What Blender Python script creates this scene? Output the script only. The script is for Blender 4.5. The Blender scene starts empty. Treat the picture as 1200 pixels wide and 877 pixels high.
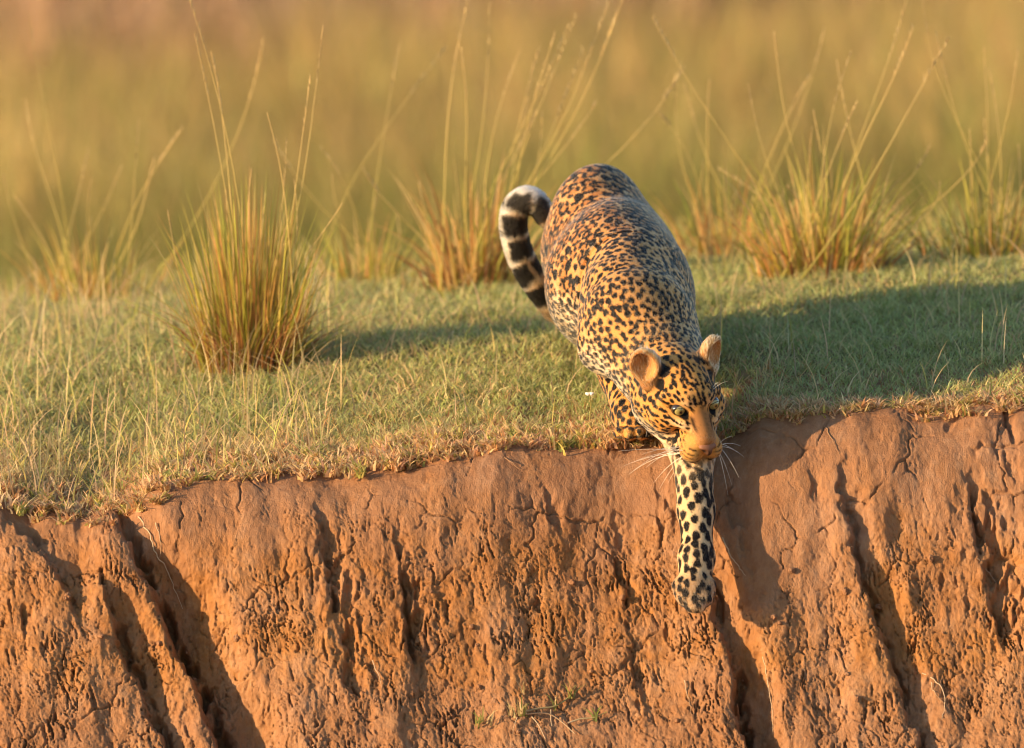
import bpy, math, random
import numpy as np
from mathutils import Vector, Matrix, kdtree

SKIP = globals().get('SKIP', ())
R = math.radians
rng = np.random.default_rng(11)
random.seed(5)
np.seterr(over='ignore')
scene = bpy.context.scene
col = scene.collection

# ------------------------------------------------------------------ camera
PITCH, DIST, PXM = R(4.0), 25.0, 620.0            # look-down angle, metres to the animal, photo pixels per metre there
TZ = 81.5 / PXM / math.cos(PITCH)
FWD = np.array([0, math.cos(PITCH), -math.sin(PITCH)])
UPV = np.array([0, math.sin(PITCH), math.cos(PITCH)])
CAM = np.array([0, 0, TZ]) - DIST * FWD
cd = bpy.data.cameras.new('camera')
cam = bpy.data.objects.new('camera', cd); col.objects.link(cam)
cam.location = CAM
cam.rotation_euler = (math.pi / 2 - PITCH, 0, 0)
cd.sensor_width = 36.0
cd.lens = 36.0 * DIST / (1200.0 / PXM)
cd.clip_start, cd.clip_end = 1.0, 2000.0
cd.dof.use_dof = True
cd.dof.focus_distance = DIST
cd.dof.aperture_fstop = cd.lens / 118.0
scene.camera = cam

# ------------------------------------------------------------------ sky, sun, exposure
SUN_AZ, SUN_EL = R(67), R(12.5)                      # degrees left of the line towards the camera; height
TO_SUN = Vector((-math.sin(SUN_AZ) * math.cos(SUN_EL), -math.cos(SUN_AZ) * math.cos(SUN_EL), math.sin(SUN_EL)))
world = bpy.data.worlds.new('World'); scene.world = world; world.use_nodes = True
wn = world.node_tree.nodes; wl = world.node_tree.links
sky = wn.new('ShaderNodeTexSky'); sky.sky_type = 'NISHITA'; sky.sun_disc = False
sky.sun_elevation = SUN_EL
sky.sun_rotation = math.atan2(TO_SUN.x, TO_SUN.y)
sky.air_density, sky.dust_density, sky.ozone_density = 1.0, 0.6, 1.6
wl.new(sky.outputs[0], wn['Background'].inputs[0])
wn['Background'].inputs[1].default_value = 0.135
sd = bpy.data.lights.new('sun', 'SUN'); so = bpy.data.objects.new('sun', sd); col.objects.link(so)
sd.energy, sd.angle, sd.color = 4.9, R(0.6), (1.0, 0.67, 0.35)
so.rotation_euler = TO_SUN.to_track_quat('Z', 'Y').to_euler()
vs = scene.view_settings
vs.view_transform, vs.look, vs.exposure, vs.gamma = 'Standard', 'None', 0.86, 1.0
vs.use_curve_mapping = False
cy = scene.cycles
cy.use_denoising = True
cy.filter_width = 1.1
cy.max_bounces, cy.diffuse_bounces, cy.glossy_bounces, cy.transmission_bounces, cy.transparent_max_bounces = 6, 3, 2, 4, 8


def P(px, py, y):
    """world point that stands at depth y behind the bank's edge where the photo shows pixel (px, py)"""
    ray = FWD + (px - 600) / PXM / DIST * np.array([1.0, 0, 0]) - (py - 438.5) / PXM / DIST * UPV
    return CAM + ray * ((y - CAM[1]) / ray[1])


def to_px(p):
    v = np.asarray(p) - CAM
    d = v @ FWD
    return 600 + v[..., 0] / d * DIST * PXM, 438.5 - (v @ UPV) / d * DIST * PXM


# ------------------------------------------------------------------ helpers
def tag(o, label=None, cat=None, group=None, kind=None):
    for k, v in (('label', label), ('category', cat), ('group', group), ('kind', kind)):
        if v: o[k] = v
    return o


def empty(name, loc=(0, 0, 0)):
    o = bpy.data.objects.new(name, None); col.objects.link(o); o.location = loc; o.empty_display_size = 0.1
    return o


def mesh_obj(name, verts, faces, mat, parent=None, smooth=True, color=None):
    """verts (n,3), faces: array (m,k) or list of such arrays; colour per vertex (n,3)"""
    verts = np.asarray(verts, np.float32)
    groups = [np.asarray(f, np.int32) for f in (faces if isinstance(faces, list) else [faces])]
    me = bpy.data.meshes.new(name)
    me.vertices.add(len(verts)); me.vertices.foreach_set('co', verts.ravel())
    idx = np.concatenate([g.ravel() for g in groups])
    tot = np.concatenate([np.full(len(g), g.shape[1], np.int32) for g in groups])
    start = np.concatenate([[0], np.cumsum(tot)[:-1]]).astype(np.int32)
    me.loops.add(len(idx)); me.loops.foreach_set('vertex_index', idx)
    me.polygons.add(len(tot)); me.polygons.foreach_set('loop_start', start)
    me.update(calc_edges=True)
    me.polygons.foreach_set('use_smooth', np.full(len(tot), smooth, bool))
    if color is not None:
        a = me.attributes.new('tint', 'FLOAT_COLOR', 'POINT')
        c = np.ones((len(verts), 4), np.float32); c[:, :3] = color
        a.data.foreach_set('color', c.ravel())
    me.materials.append(mat)
    o = bpy.data.objects.new(name, me); col.objects.link(o)
    if parent is not None:
        o.parent = parent
        o.matrix_parent_inverse = Matrix.Translation(-parent.location)
    return o


def smooth(a, b, x):
    t = np.clip((x - a) / (b - a), 0, 1)
    return t * t * (3 - 2 * t)


def _hash(*ks):
    h = np.zeros(np.broadcast(*ks).shape, np.uint32)
    for k, m in zip(ks, (0x9E3779B1, 0x85EBCA77, 0xC2B2AE3D, 0x27D4EB2F)):
        h = (h ^ (k.astype(np.int64).astype(np.uint32) * np.uint32(m)))
        h = h ^ (h >> np.uint32(15)); h = h * np.uint32(0x2C1B3C6D); h = h ^ (h >> np.uint32(12))
    return h


def rnd(h, k=0):
    h = (h + np.uint32((k * 0x68E31DA4) & 0xFFFFFFFF)) * np.uint32(0x297A2D39); h = h ^ (h >> np.uint32(14)); h = h * np.uint32(0x1B56C4E9)
    return ((h ^ (h >> np.uint32(13))) & np.uint32(0xFFFFFF)).astype(np.float32) / 16777216.0


def noise2(x, y, seed=0):
    x = np.asarray(x, np.float32); y = np.asarray(y, np.float32)
    x, y = np.broadcast_arrays(x, y)
    xi, yi = np.floor(x), np.floor(y); fx, fy = x - xi, y - yi
    u, v = fx * fx * fx * (fx * (fx * 6 - 15) + 10), fy * fy * fy * (fy * (fy * 6 - 15) + 10)
    s = np.full(1, seed)
    def g(i, j):
        a = rnd(_hash(xi + i, yi + j, s)) * 6.2831853
        return np.cos(a) * (fx - i) + np.sin(a) * (fy - j)
    a = g(0, 0) * (1 - u) + g(1, 0) * u
    b = g(0, 1) * (1 - u) + g(1, 1) * u
    return (a * (1 - v) + b * v) * 1.5


def fbm(x, y, octs=4, seed=0, gain=0.5):
    r, a, t = 0, 1.0, 0
    for k in range(octs):
        r = r + a * noise2(x * 2.03 ** k + 7.3 * k, y * 2.03 ** k - 3.1 * k, seed + k); t += a; a *= gain
    return r / t ** 0.7


def noise3(p, seed=0):
    p = np.asarray(p, np.float32)
    pi = np.floor(p); f = p - pi; u = f * f * (3 - 2 * f); s = np.full(1, seed); r = 0
    for i in (0, 1):
        for j in (0, 1):
            for k in (0, 1):
                w = (u[..., 0] if i else 1 - u[..., 0]) * (u[..., 1] if j else 1 - u[..., 1]) * (u[..., 2] if k else 1 - u[..., 2])
                r = r + w * rnd(_hash(pi[..., 0] + i, pi[..., 1] + j, pi[..., 2] + k, s))
    return r * 2 - 1


def worley(x, y, seed=0, jit=0.9):
    xi, yi = np.floor(x), np.floor(y)
    f1 = np.full(x.shape, 9.0, np.float32); f2 = f1.copy(); cid = np.zeros(x.shape, np.float32); s = np.full(1, seed)
    for i in (-1, 0, 1):
        for j in (-1, 0, 1):
            h = _hash(xi + i, yi + j, s)
            dx = xi + i + 0.5 + (rnd(h, 1) - 0.5) * jit - x; dy = yi + j + 0.5 + (rnd(h, 2) - 0.5) * jit - y
            d = np.sqrt(dx * dx + dy * dy)
            near = d < f1
            f2 = np.where(near, f1, np.minimum(f2, d)); cid = np.where(near, rnd(h, 3), cid); f1 = np.where(near, d, f1)
    return f1, f2, cid


def material(name, rough=0.9, spec=0.2):
    m = bpy.data.materials.new(name); m.use_nodes = True
    b = m.node_tree.nodes['Principled BSDF']
    b.inputs['Roughness'].default_value = rough; b.inputs['Specular IOR Level'].default_value = spec
    return m, m.node_tree.nodes, m.node_tree.links, b


def ramp(nodes, stops):
    r = nodes.new('ShaderNodeValToRGB'); e = r.color_ramp.elements
    while len(e) < len(stops): e.new(0.5)
    for el, (p, c) in zip(e, stops): el.position = p; el.color = (*c, 1)
    return r


# ------------------------------------------------------------------ materials of the setting
def clay_material():
    m, n, l, b = material('clay', 0.92, 0.15)
    geo = n.new('ShaderNodeNewGeometry')
    at = n.new('ShaderNodeAttribute'); at.attribute_name = 'tint'           # red: dusty crust, green: crumbly face
    sep = n.new('ShaderNodeSeparateColor'); l.new(at.outputs['Color'], sep.inputs[0])
    n1 = n.new('ShaderNodeTexNoise'); n1.inputs['Scale'].default_value = 7; n1.inputs['Detail'].default_value = 8; n1.inputs['Roughness'].default_value = 0.65
    n2 = n.new('ShaderNodeTexNoise'); n2.inputs['Scale'].default_value = 60; n2.inputs['Detail'].default_value = 6; n2.inputs['Roughness'].default_value = 0.7
    n3 = n.new('ShaderNodeTexNoise'); n3.inputs['Scale'].default_value = 420; n3.inputs['Detail'].default_value = 4; n3.inputs['Roughness'].default_value = 0.7
    mp = n.new('ShaderNodeMapping'); mp.inputs['Scale'].default_value = (1, 1, 0.45)
    l.new(geo.outputs['Position'], mp.inputs[0])
    for t in (n1, n2, n3): l.new(mp.outputs[0], t.inputs['Vector'])
    face = ramp(n, [(0.30, (0.25, 0.112, 0.046)), (0.50, (0.37, 0.182, 0.078)), (0.72, (0.47, 0.27, 0.14))])
    crust = ramp(n, [(0.30, (0.25, 0.125, 0.066)), (0.52, (0.33, 0.180, 0.105)), (0.74, (0.44, 0.28, 0.185))])
    mixn = n.new('ShaderNodeMath'); mixn.operation = 'MULTIPLY_ADD'; mixn.inputs[1].default_value = 0.55
    l.new(n2.outputs['Fac'], mixn.inputs[0])
    h = n.new('ShaderNodeMath'); h.operation = 'MULTIPLY'; h.inputs[1].default_value = 0.45
    l.new(n1.outputs['Fac'], h.inputs[0]); l.new(h.outputs[0], mixn.inputs[2])
    l.new(mixn.outputs[0], face.inputs[0]); l.new(mixn.outputs[0], crust.inputs[0])
    n4 = n.new('ShaderNodeTexNoise'); n4.inputs['Scale'].default_value = 11; n4.inputs['Detail'].default_value = 6; n4.inputs['Roughness'].default_value = 0.7; l.new(geo.outputs['Position'], n4.inputs['Vector'])
    hr = ramp(n, [(0.40, (1.0, 0.92, 0.72)), (0.52, (1.0, 1.0, 1.0)), (0.66, (1.02, 1.07, 1.25))]); l.new(n4.outputs['Fac'], hr.inputs[0])
    fm_ = n.new('ShaderNodeMix'); fm_.data_type = 'RGBA'; fm_.blend_type = 'MULTIPLY'; fm_.inputs['Factor'].default_value = 1.0
    l.new(face.outputs[0], fm_.inputs['A']); l.new(hr.outputs[0], fm_.inputs['B'])
    mx = n.new('ShaderNodeMix'); mx.data_type = 'RGBA'
    l.new(sep.outputs[0], mx.inputs['Factor']); l.new(fm_.outputs['Result'], mx.inputs['A']); l.new(crust.outputs[0], mx.inputs['B'])
    # pale specks of grit
    sp = ramp(n, [(0.66, (0, 0, 0)), (0.74, (1, 1, 1))]); l.new(n3.outputs['Fac'], sp.inputs[0])
    gm = n.new('ShaderNodeMix'); gm.data_type = 'RGBA'; gm.inputs['B'].default_value = (0.58, 0.38, 0.23, 1)
    gs = n.new('ShaderNodeMath'); gs.operation = 'MULTIPLY'; gs.inputs[1].default_value = 0.35
    l.new(sp.outputs[0], gs.inputs[0]); l.new(gs.outputs[0], gm.inputs['Factor']); l.new(mx.outputs['Result'], gm.inputs['A'])
    l.new(gm.outputs['Result'], b.inputs['Base Color'])
    bp = n.new('ShaderNodeBump'); bp.inputs['Strength'].default_value = 1.0; bp.inputs['Distance'].default_value = 0.006
    ad = n.new('ShaderNodeMath'); ad.operation = 'MULTIPLY_ADD'; ad.inputs[1].default_value = 0.5
    l.new(n3.outputs['Fac'], ad.inputs[0]); l.new(n2.outputs['Fac'], ad.inputs[2])
    l.new(ad.outputs[0], bp.inputs['Height']); l.new(bp.outputs[0], b.inputs['Normal'])
    return m


def soil_material():
    m, n, l, b = material('turf_soil', 0.95, 0.1)
    geo = n.new('ShaderNodeNewGeometry')
    t = n.new('ShaderNodeTexNoise'); t.inputs['Scale'].default_value = 9; t.inputs['Detail'].default_value = 8
    l.new(geo.outputs['Position'], t.inputs['Vector'])
    r = ramp(n, [(0.32, (0.16, 0.15, 0.06)), (0.52, (0.22, 0.19, 0.08)), (0.70, (0.34, 0.22, 0.11))])
    l.new(t.outputs['Fac'], r.inputs[0]); l.new(r.outputs[0], b.inputs['Base Color'])
    return m


def leaf_material(name, trans=0.42, rough=0.6):
    """grass: colour comes from the blade's own tint; part of the light passes through"""
    m, n, l, b = material(name, rough, 0.25)
    at = n.new('ShaderNodeAttribute'); at.attribute_name = 'tint'
    l.new(at.outputs['Color'], b.inputs['Base Color'])
    tr = n.new('ShaderNodeBsdfTranslucent'); l.new(at.outputs['Color'], tr.inputs[0])
    mx = n.new('ShaderNodeMixShader'); mx.inputs[0].default_value = trans
    l.new(b.outputs[0], mx.inputs[1]); l.new(tr.outputs[0], mx.inputs[2])
    l.new(mx.outputs[0], n['Material Output'].inputs[0])
    return m


CLAY, SOIL, GRASS = clay_material(), soil_material(), leaf_material('grass_blade')

# ------------------------------------------------------------------ lie of the land
BORDER = np.array([(-120, 588), (0, 588), (95, 604), (150, 590), (190, 570), (235, 560), (330, 553), (430, 548), (520, 526), (600, 522), (700, 520),
                   (770, 520), (850, 505), (890, 484), (1000, 478), (1080, 480), (1130, 474), (1200, 468), (1320, 462)], float)


def border_z(x, fine=1.0):
    """height of the bank's edge (where turf meets bare clay) along x"""
    x = np.asarray(x, float)
    return (520 - np.interp(600 + PXM * x, BORDER[:, 0], BORDER[:, 1])) / PXM + fine * 0.010 * fbm(x * 14, x * 0 + 1.5, 4, 7)


def edge_y(x):
    return 0.03 * np.sin(np.asarray(x) * 3.1 + 0.5) + 0.02 * np.sin(np.asarray(x) * 8.3)


def turf_z(x, y):
    """height of the grassy top behind the edge: rises gently to a crest, then falls to the plain"""
    x = np.asarray(x, float); y = np.asarray(y, float)
    yy = np.maximum(y - edge_y(x), 0)
    bz = border_z(np.clip(x, -1.15, 1.15)) * (1 - smooth(0.2, 1.2, yy)) + smooth(0.2, 1.2, yy) * 0.075 * np.clip(x, -2, 2)
    rise = 0.115 * yy - 0.055 * np.maximum(yy - 1.0, 0) ** 2
    rise = np.where(yy > 2.0, 0.175 - 0.90 * smooth(2.0, 12.5, yy), rise)
    return bz + rise + 0.012 * fbm(x * 2.2, y * 2.2, 3, 3) * smooth(0, 0.4, yy)


# ------------------------------------------------------------------ the clay bank
# gullies traced down the face: (x px, y px, width px, depth m) from top to bottom; the left lip is steep, the right side runs out
GULLIES = [
    [(148, 588, 30, 0.0), (168, 625, 52, 0.035), (205, 690, 66, 0.065), (235, 760, 66, 0.075), (270, 830, 70, 0.075), (310, 900, 70, 0.07), (340, 960, 70, 0.07)],
    [(20, 585, 40, 0.0), (55, 625, 60, 0.02), (85, 665, 50, 0.03), (100, 720, 30, 0.012), (110, 760, 20, 0.0)],
    [(118, 650, 16, 0.0), (140, 700, 34, 0.03), (165, 770, 44, 0.042), (200, 850, 44, 0.035), (230, 920, 40, 0.03)],
    [(15, 660, 10, 0.0), (28, 720, 16, 0.012), (30, 780, 14, 0.0)],
    [(368, 580, 14, 0.0), (386, 625, 22, 0.017), (394, 690, 26, 0.026), (406, 760, 26, 0.024), (424, 830, 22, 0.012), (440, 870, 12, 0.0)],
    [(408, 640, 8, 0.0), (414, 690, 16, 0.016), (428, 760, 16, 0.012), (442, 830, 12, 0.0)],
    [(462, 600, 12, 0.0), (470, 650, 18, 0.014), (482, 700, 26, 0.026), (488, 750, 24, 0.026), (492, 800, 14, 0.0)],
    [(508, 650, 8, 0.0), (518, 700, 14, 0.010), (522, 760, 12, 0.0)],
    [(640, 560, 8, 0.0), (646, 600, 14, 0.012), (652, 650, 8, 0.0)],
    [(715, 580, 8, 0.0), (725, 640, 16, 0.012), (738, 720, 18, 0.014), (755, 800, 14, 0.010), (765, 850, 10, 0.0)],
    [(770, 560, 20, 0.0), (783, 600, 22, 0.015), (788, 640, 20, 0.0)],
    [(826, 620, 16, 0.0), (840, 672, 34, 0.022), (858, 720, 40, 0.032), (874, 770, 36, 0.042), (884, 830, 40, 0.075), (900, 900, 42, 0.085), (915, 960, 42, 0.085)],
    [(855, 540, 10, 0.0), (866, 600, 22, 0.010), (872, 660, 18, 0.010), (880, 700, 8, 0.0)],
    [(955, 545, 12, 0.0), (962, 580, 20, 0.010), (970, 625, 10, 0.0)],
    [(992, 525, 18, 0.0), (1000, 580, 26, 0.018), (1016, 650, 32, 0.025), (1042, 720, 40, 0.034), (1062, 790, 30, 0.030), (1085, 860, 26, 0.022), (1105, 920, 22, 0.02)],
    [(1135, 540, 16, 0.0), (1150, 590, 34, 0.018), (1168, 650, 44, 0.026), (1180, 720, 40, 0.022), (1195, 770, 20, 0.0)],
    [(1188, 460, 10, 0.0), (1180, 500, 18, 0.014), (1186, 540, 18, 0.010), (1195, 580, 10, 0.0)],
]


def bank_profile():
    q = np.linspace(-0.42, 1.12, 2200)
    ang = np.where(q < 0, R(-3), R(14) + (R(66) - R(14)) * smooth(0.0, 0.20, q) - R(7) * smooth(0.3, 0.9, q))
    dq = q[1] - q[0]
    y = -np.cumsum(np.cos(ang)) * dq; z = -np.cumsum(np.sin(ang)) * dq
    i0 = np.searchsorted(q, 0)
    return q, y - y[i0], z - z[i0], ang


def build_bank(step=0.0021):
    q_, y_, z_, a_ = bank_profile()
    xs = np.concatenate([np.linspace(-9, -1.35, 50), np.linspace(-1.34, -1.165, 30), np.arange(-1.16, 1.16, step), np.linspace(1.165, 1.34, 30), np.linspace(1.35, 9, 50)])
    qs = np.concatenate([np.arange(-0.40, 0.0, 0.01), np.arange(0.0, 0.86, step), np.arange(0.86, 1.10, 0.012)])
    X, Q = np.meshgrid(xs, qs)
    Y0, Z0, A = np.interp(Q, q_, y_), np.interp(Q, q_, z_), np.interp(Q, q_, a_)
    fade = 1 - smooth(0.25, 0.7, Q) * 0.75
    Zb = border_z(X, 0.0) + 0.010 * fbm(X * 14, X * 0 + 1.5, 4, 7) * (1 - smooth(0.0, 0.09, Q))
    Zs = 0.05 * np.clip(X, -1.3, 1.3)
    Z = Z0 + Zb * fade + Zs * (1 - fade)
    Y = Y0 + edge_y(X) * fade
    top = Q < 0
    Z = np.where(top, turf_z(X, Y) - 0.004, Z)
    PX, PY = to_px(np.stack([X, Y, Z], -1))
    PX = PX.astype(np.float32); PY = PY.astype(np.float32)
    on = smooth(-0.02, 0.05, Q)                                    # no relief under the turf
    # crumbly face begins below a smoother crust
    crust_line = 640 + 22 * fbm(PX / 90, PX * 0 + 3.0, 3, 21) + np.interp(PX, [0, 300, 600, 700, 830, 890, 950, 1020, 1200], [0, -5, -20, 0, 0, 75, 60, -10, -10])
    rough = 0.12 + 0.88 * smooth(-55, 60, PY - crust_line + 60 * fbm(PX / 45, PY / 60, 4, 22))
    d = 0.030 * fbm(PX / 150, PY / 420, 3, 31) * on + 0.009 * fbm(PX / 50, PY / 130, 3, 35) * on * (0.35 + 0.65 * rough)
    d += on * rough * -0.006
    # gullies
    wx = PX + 11 * fbm(PX / 40, PY / 55, 3, 41) + 6.0 * fbm(PX / 12, PY / 18, 3, 42, 0.6)
    gul = np.zeros_like(PX)
    for g in GULLIES:
        g = np.array(g, float); g[:, 3] *= 0.92
        cx, w, dep = (np.interp(PY, g[:, 1], g[:, k]) for k in (0, 2, 3))
        u = (wx - cx) / w
        if g[:, 3].max() < 0.026: dep = dep * (0.15 + 0.95 * smooth(-0.30, 0.20, fbm(PX / 16 + cx[0, 0] * 0.01, PY / 34, 3, 44)))
        prof = smooth(-0.55, -0.30, u) * (1 - smooth(0.02, 0.95, u))
        prof = prof + 0.75 * smooth(-0.42, -0.36, u) * (1 - smooth(-0.24, -0.10, u)) * smooth(0.006, 0.016, dep) * smooth(-0.25, 0.25, fbm(PX / 30, PY / 45, 3, 43))
        gul = np.maximum(gul, dep * prof * ((PY >= g[0, 1]) & (PY <= g[-1, 1])))
        d += 0.22 * dep * np.exp(-((u + 0.85) / 0.45) ** 2) * ((PY >= g[0, 1]) & (PY <= g[-1, 1]))
    d -= gul
    # flakes and shrinkage cracks on the face, long axis running down the slope
    skew = PX - 0.16 * PY + 10 * fbm(PX / 26, PY / 40, 4, 51)
    yw = PY + 16 * fbm(PX / 22, PY / 30, 4, 52)
    patch = smooth(-0.30, 0.40, fbm(PX / 70, PY / 90, 4, 54))
    patch2 = smooth(-0.15, 0.40, fbm(PX / 45, PY / 60, 4, 154))
    f1, f2, c1 = worley(skew / 15, yw / 40, 53, 1.0)
    d += on * rough * ((c1 - 0.5) * 0.0026 * patch - 0.0050 * (1 - smooth(0.005, 0.07, f2 - f1)) * patch2)
    f1, f2, c2 = worley(skew / 7 + 4, yw / 17, 55, 1.0)
    d += on * (0.08 + 0.92 * rough) * ((c2 - 0.5) * 0.0013 - 0.0012 * (1 - smooth(0.01, 0.15, f2 - f1)) * (1 - 0.6 * patch))
    # short torn slits, scattered
    for (sx, sy, th, am, sd_) in ((3.8, 12, 0.42, 0.0042, 251), (5.5, 30, 0.48, 0.0075, 253), (2.6, 6, 0.40, 0.0024, 255)):
        sl = noise2((PX - 0.13 * PY + 5 * fbm(PX / 24, PY / 30, 3, sd_ + 1)) / sx, PY / sy, sd_)
        d -= on * rough * am * smooth(th, th + 0.12, sl) * smooth(-0.15, 0.40, fbm(PX / 48, PY / 60, 3, sd_ + 2))
    # torn vertical crevices
    for (sx, sy, th, am, sd_) in ((11, 75, 0.70, 0.013, 56), (6, 34, 0.72, 0.006, 156)):
        rid = 1 - np.abs(fbm(skew / sx, PY / sy, 3, sd_)) * 3.0
        d -= on * rough * am * smooth(th + 0.1, 1.0, rid) * smooth(0.0, 0.4, fbm(PX / 50, PY / 70, 3, sd_ + 1))
    # scaly fine relief
    d += on * (0.0015 * fbm(PX / 4.5, PY / 7, 4, 58, 0.75) * (0.25 + rough) + 0.0042 * fbm(PX / 22, PY / 50, 4, 59, 0.5) * (0.35 + 0.65 * rough))
    d += on * 0.0014 * fbm(PX / 11, PY / 12, 4, 161, 0.65)
    # few hairline cracks in the crust
    f1, f2, c3 = worley((PX + 8 * fbm(PX / 20, PY / 20, 2, 61)) / 70, (PY + 8 * fbm(PX / 20, PY / 20, 2, 62)) / 85, 63)
    d -= on * 0.006 * (1 - smooth(0.004, 0.03, f2 - f1)) * smooth(-0.1, 0.2, fbm(PX / 60, PY / 60, 2, 64))
    ny, nz = -np.sin(A), np.cos(A)
    V = np.stack([X, Y + ny * d, Z + nz * d], -1)
    nr, nc = X.shape
    i = np.arange(nr * nc).reshape(nr, nc)
    F = np.stack([i[:-1, :-1], i[1:, :-1], i[1:, 1:], i[:-1, 1:]], -1).reshape(-1, 4)
    dust = np.clip((1 - rough) * (0.75 + 0.35 * fbm(PX / 60, PY / 50, 3, 65)) + 0.55 * smooth(760, 860, PY + 40 * fbm(PX / 80, PY / 60, 3, 66)), 0, 1)
    o = mesh_obj('earth_bank', V.reshape(-1, 3), F, CLAY, color=np.stack([dust, rough, gul * 10], -1).reshape(-1, 3))
    tag(o, 'crumbling reddish clay bank cut by dark slanting gullies', kind='structure')
    return xs, qs, V


BX, BQ, BV = build_bank()


def bank_at(px, py):
    """point of the finished bank surface seen at a pixel"""
    x = (px - 600) / PXM
    c = int(np.clip(np.searchsorted(BX, x), 0, len(BX) - 1))
    colv = BV[:, c]
    _, pys = to_px(colv)
    sel = np.where(BQ > 0)[0]
    r = sel[np.argmin(np.abs(pys[sel] - py))]
    return colv[r].copy()


# ground sheet: turf and the plain beyond it, out to the horizon
def build_ground():
    xs = np.concatenate([[-900, -400, -150, -60, -25, -10, -5], np.linspace(-3, 3, 81), [5, 10, 25, 60, 150, 400, 900]])
    ys = np.concatenate([np.linspace(0.30, 4.5, 80), [5, 6, 7, 9, 12, 16, 22, 30, 45, 80, 150, 300, 600, 1500]])
    X, Y = np.meshgrid(xs, ys)
    Z = turf_z(X, Y) - 0.010
    nr, nc = X.shape; i = np.arange(nr * nc).reshape(nr, nc)
    F = np.stack([i[:-1, :-1], i[:-1, 1:], i[1:, 1:], i[1:, :-1]], -1).reshape(-1, 4)
    tag(mesh_obj('ground', np.stack([X, Y, Z], -1).reshape(-1, 3), F, SOIL), 'grassy savanna ground behind the bank', kind='structure')
    # ground at the foot of the bank, below the picture
    zb = BV[-1, 100:-100, 2].mean()
    X, Y = np.meshgrid(np.linspace(-60, 60, 41), np.linspace(-90, BV[-1, :, 1].mean() + 0.1, 41))
    i = np.arange(41 * 41).reshape(41, 41)
    F = np.stack([i[:-1, :-1], i[:-1, 1:], i[1:, 1:], i[1:, :-1]], -1).reshape(-1, 4)
    tag(mesh_obj('riverbed', np.stack([X, Y, X * 0 + zb + 0.03], -1).reshape(-1, 3), F, CLAY, color=np.ones((41 * 41, 3)) * [0.6, 0.3, 0]),
        'dry clay ground at the foot of the bank', kind='structure')


build_ground()


# ------------------------------------------------------------------ grass
def blades(base, h, lean_az, lean, w, face_az, cols, segs=2, tip=0.04, droop=None):
    """ribbons standing on base points: height, lean direction and amount, width, facing; colour root and tip (n,2,3)"""
    n = len(base)
    t = np.linspace(0, 1, segs + 1)
    if droop is None: droop = np.full(n, 1.8)
    out = np.stack([np.cos(lean_az), np.sin(lean_az), np.zeros(n)], -1)
    side = np.stack([np.cos(face_az), np.sin(face_az), np.zeros(n)], -1)
    V, C = [], []
    for k, tk in enumerate(t):
        c = base + out * (h * lean * tk ** droop)[:, None] + np.array([0, 0, 1]) * (h * (tk - 0.25 * lean * tk ** 2.5))[:, None]
        ww = w * (1 - tk) ** 0.6 * 0.5 if k < segs else w * tip
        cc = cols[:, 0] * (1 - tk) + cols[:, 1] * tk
        if k < segs:
            V += [c - side * ww[:, None], c + side * ww[:, None]]; C += [cc, cc]
        else:
            V += [c]; C += [cc]
    m = 2 * segs + 1
    V = np.stack(V, 1).reshape(-1, 3); C = np.stack(C, 1).reshape(-1, 3)
    b = np.arange(n)[:, None] * m
    quads = np.concatenate([b + np.array([2 * k, 2 * k + 1, 2 * k + 3, 2 * k + 2]) for k in range(segs - 1)]) if segs > 1 else np.zeros((0, 4), int)
    tris = b + np.array([2 * segs - 2, 2 * segs - 1, 2 * segs])
    return V, [f for f in (quads, tris) if len(f)], C


def pick(pal, k, jitter=0.18):
    c = np.array(pal)[k]
    return c * (1 + jitter * rng.standard_normal((len(k), 1))).clip(0.5, 1.6) * (1 + 0.06 * rng.standard_normal((len(k), 3)))


G_PALE, G_MID, G_YEL, STRAW, RUST = (0.53, 0.55, 0.25), (0.40, 0.44, 0.15), (0.64, 0.57, 0.18), (0.74, 0.57, 0.31), (0.52, 0.29, 0.12)


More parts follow.
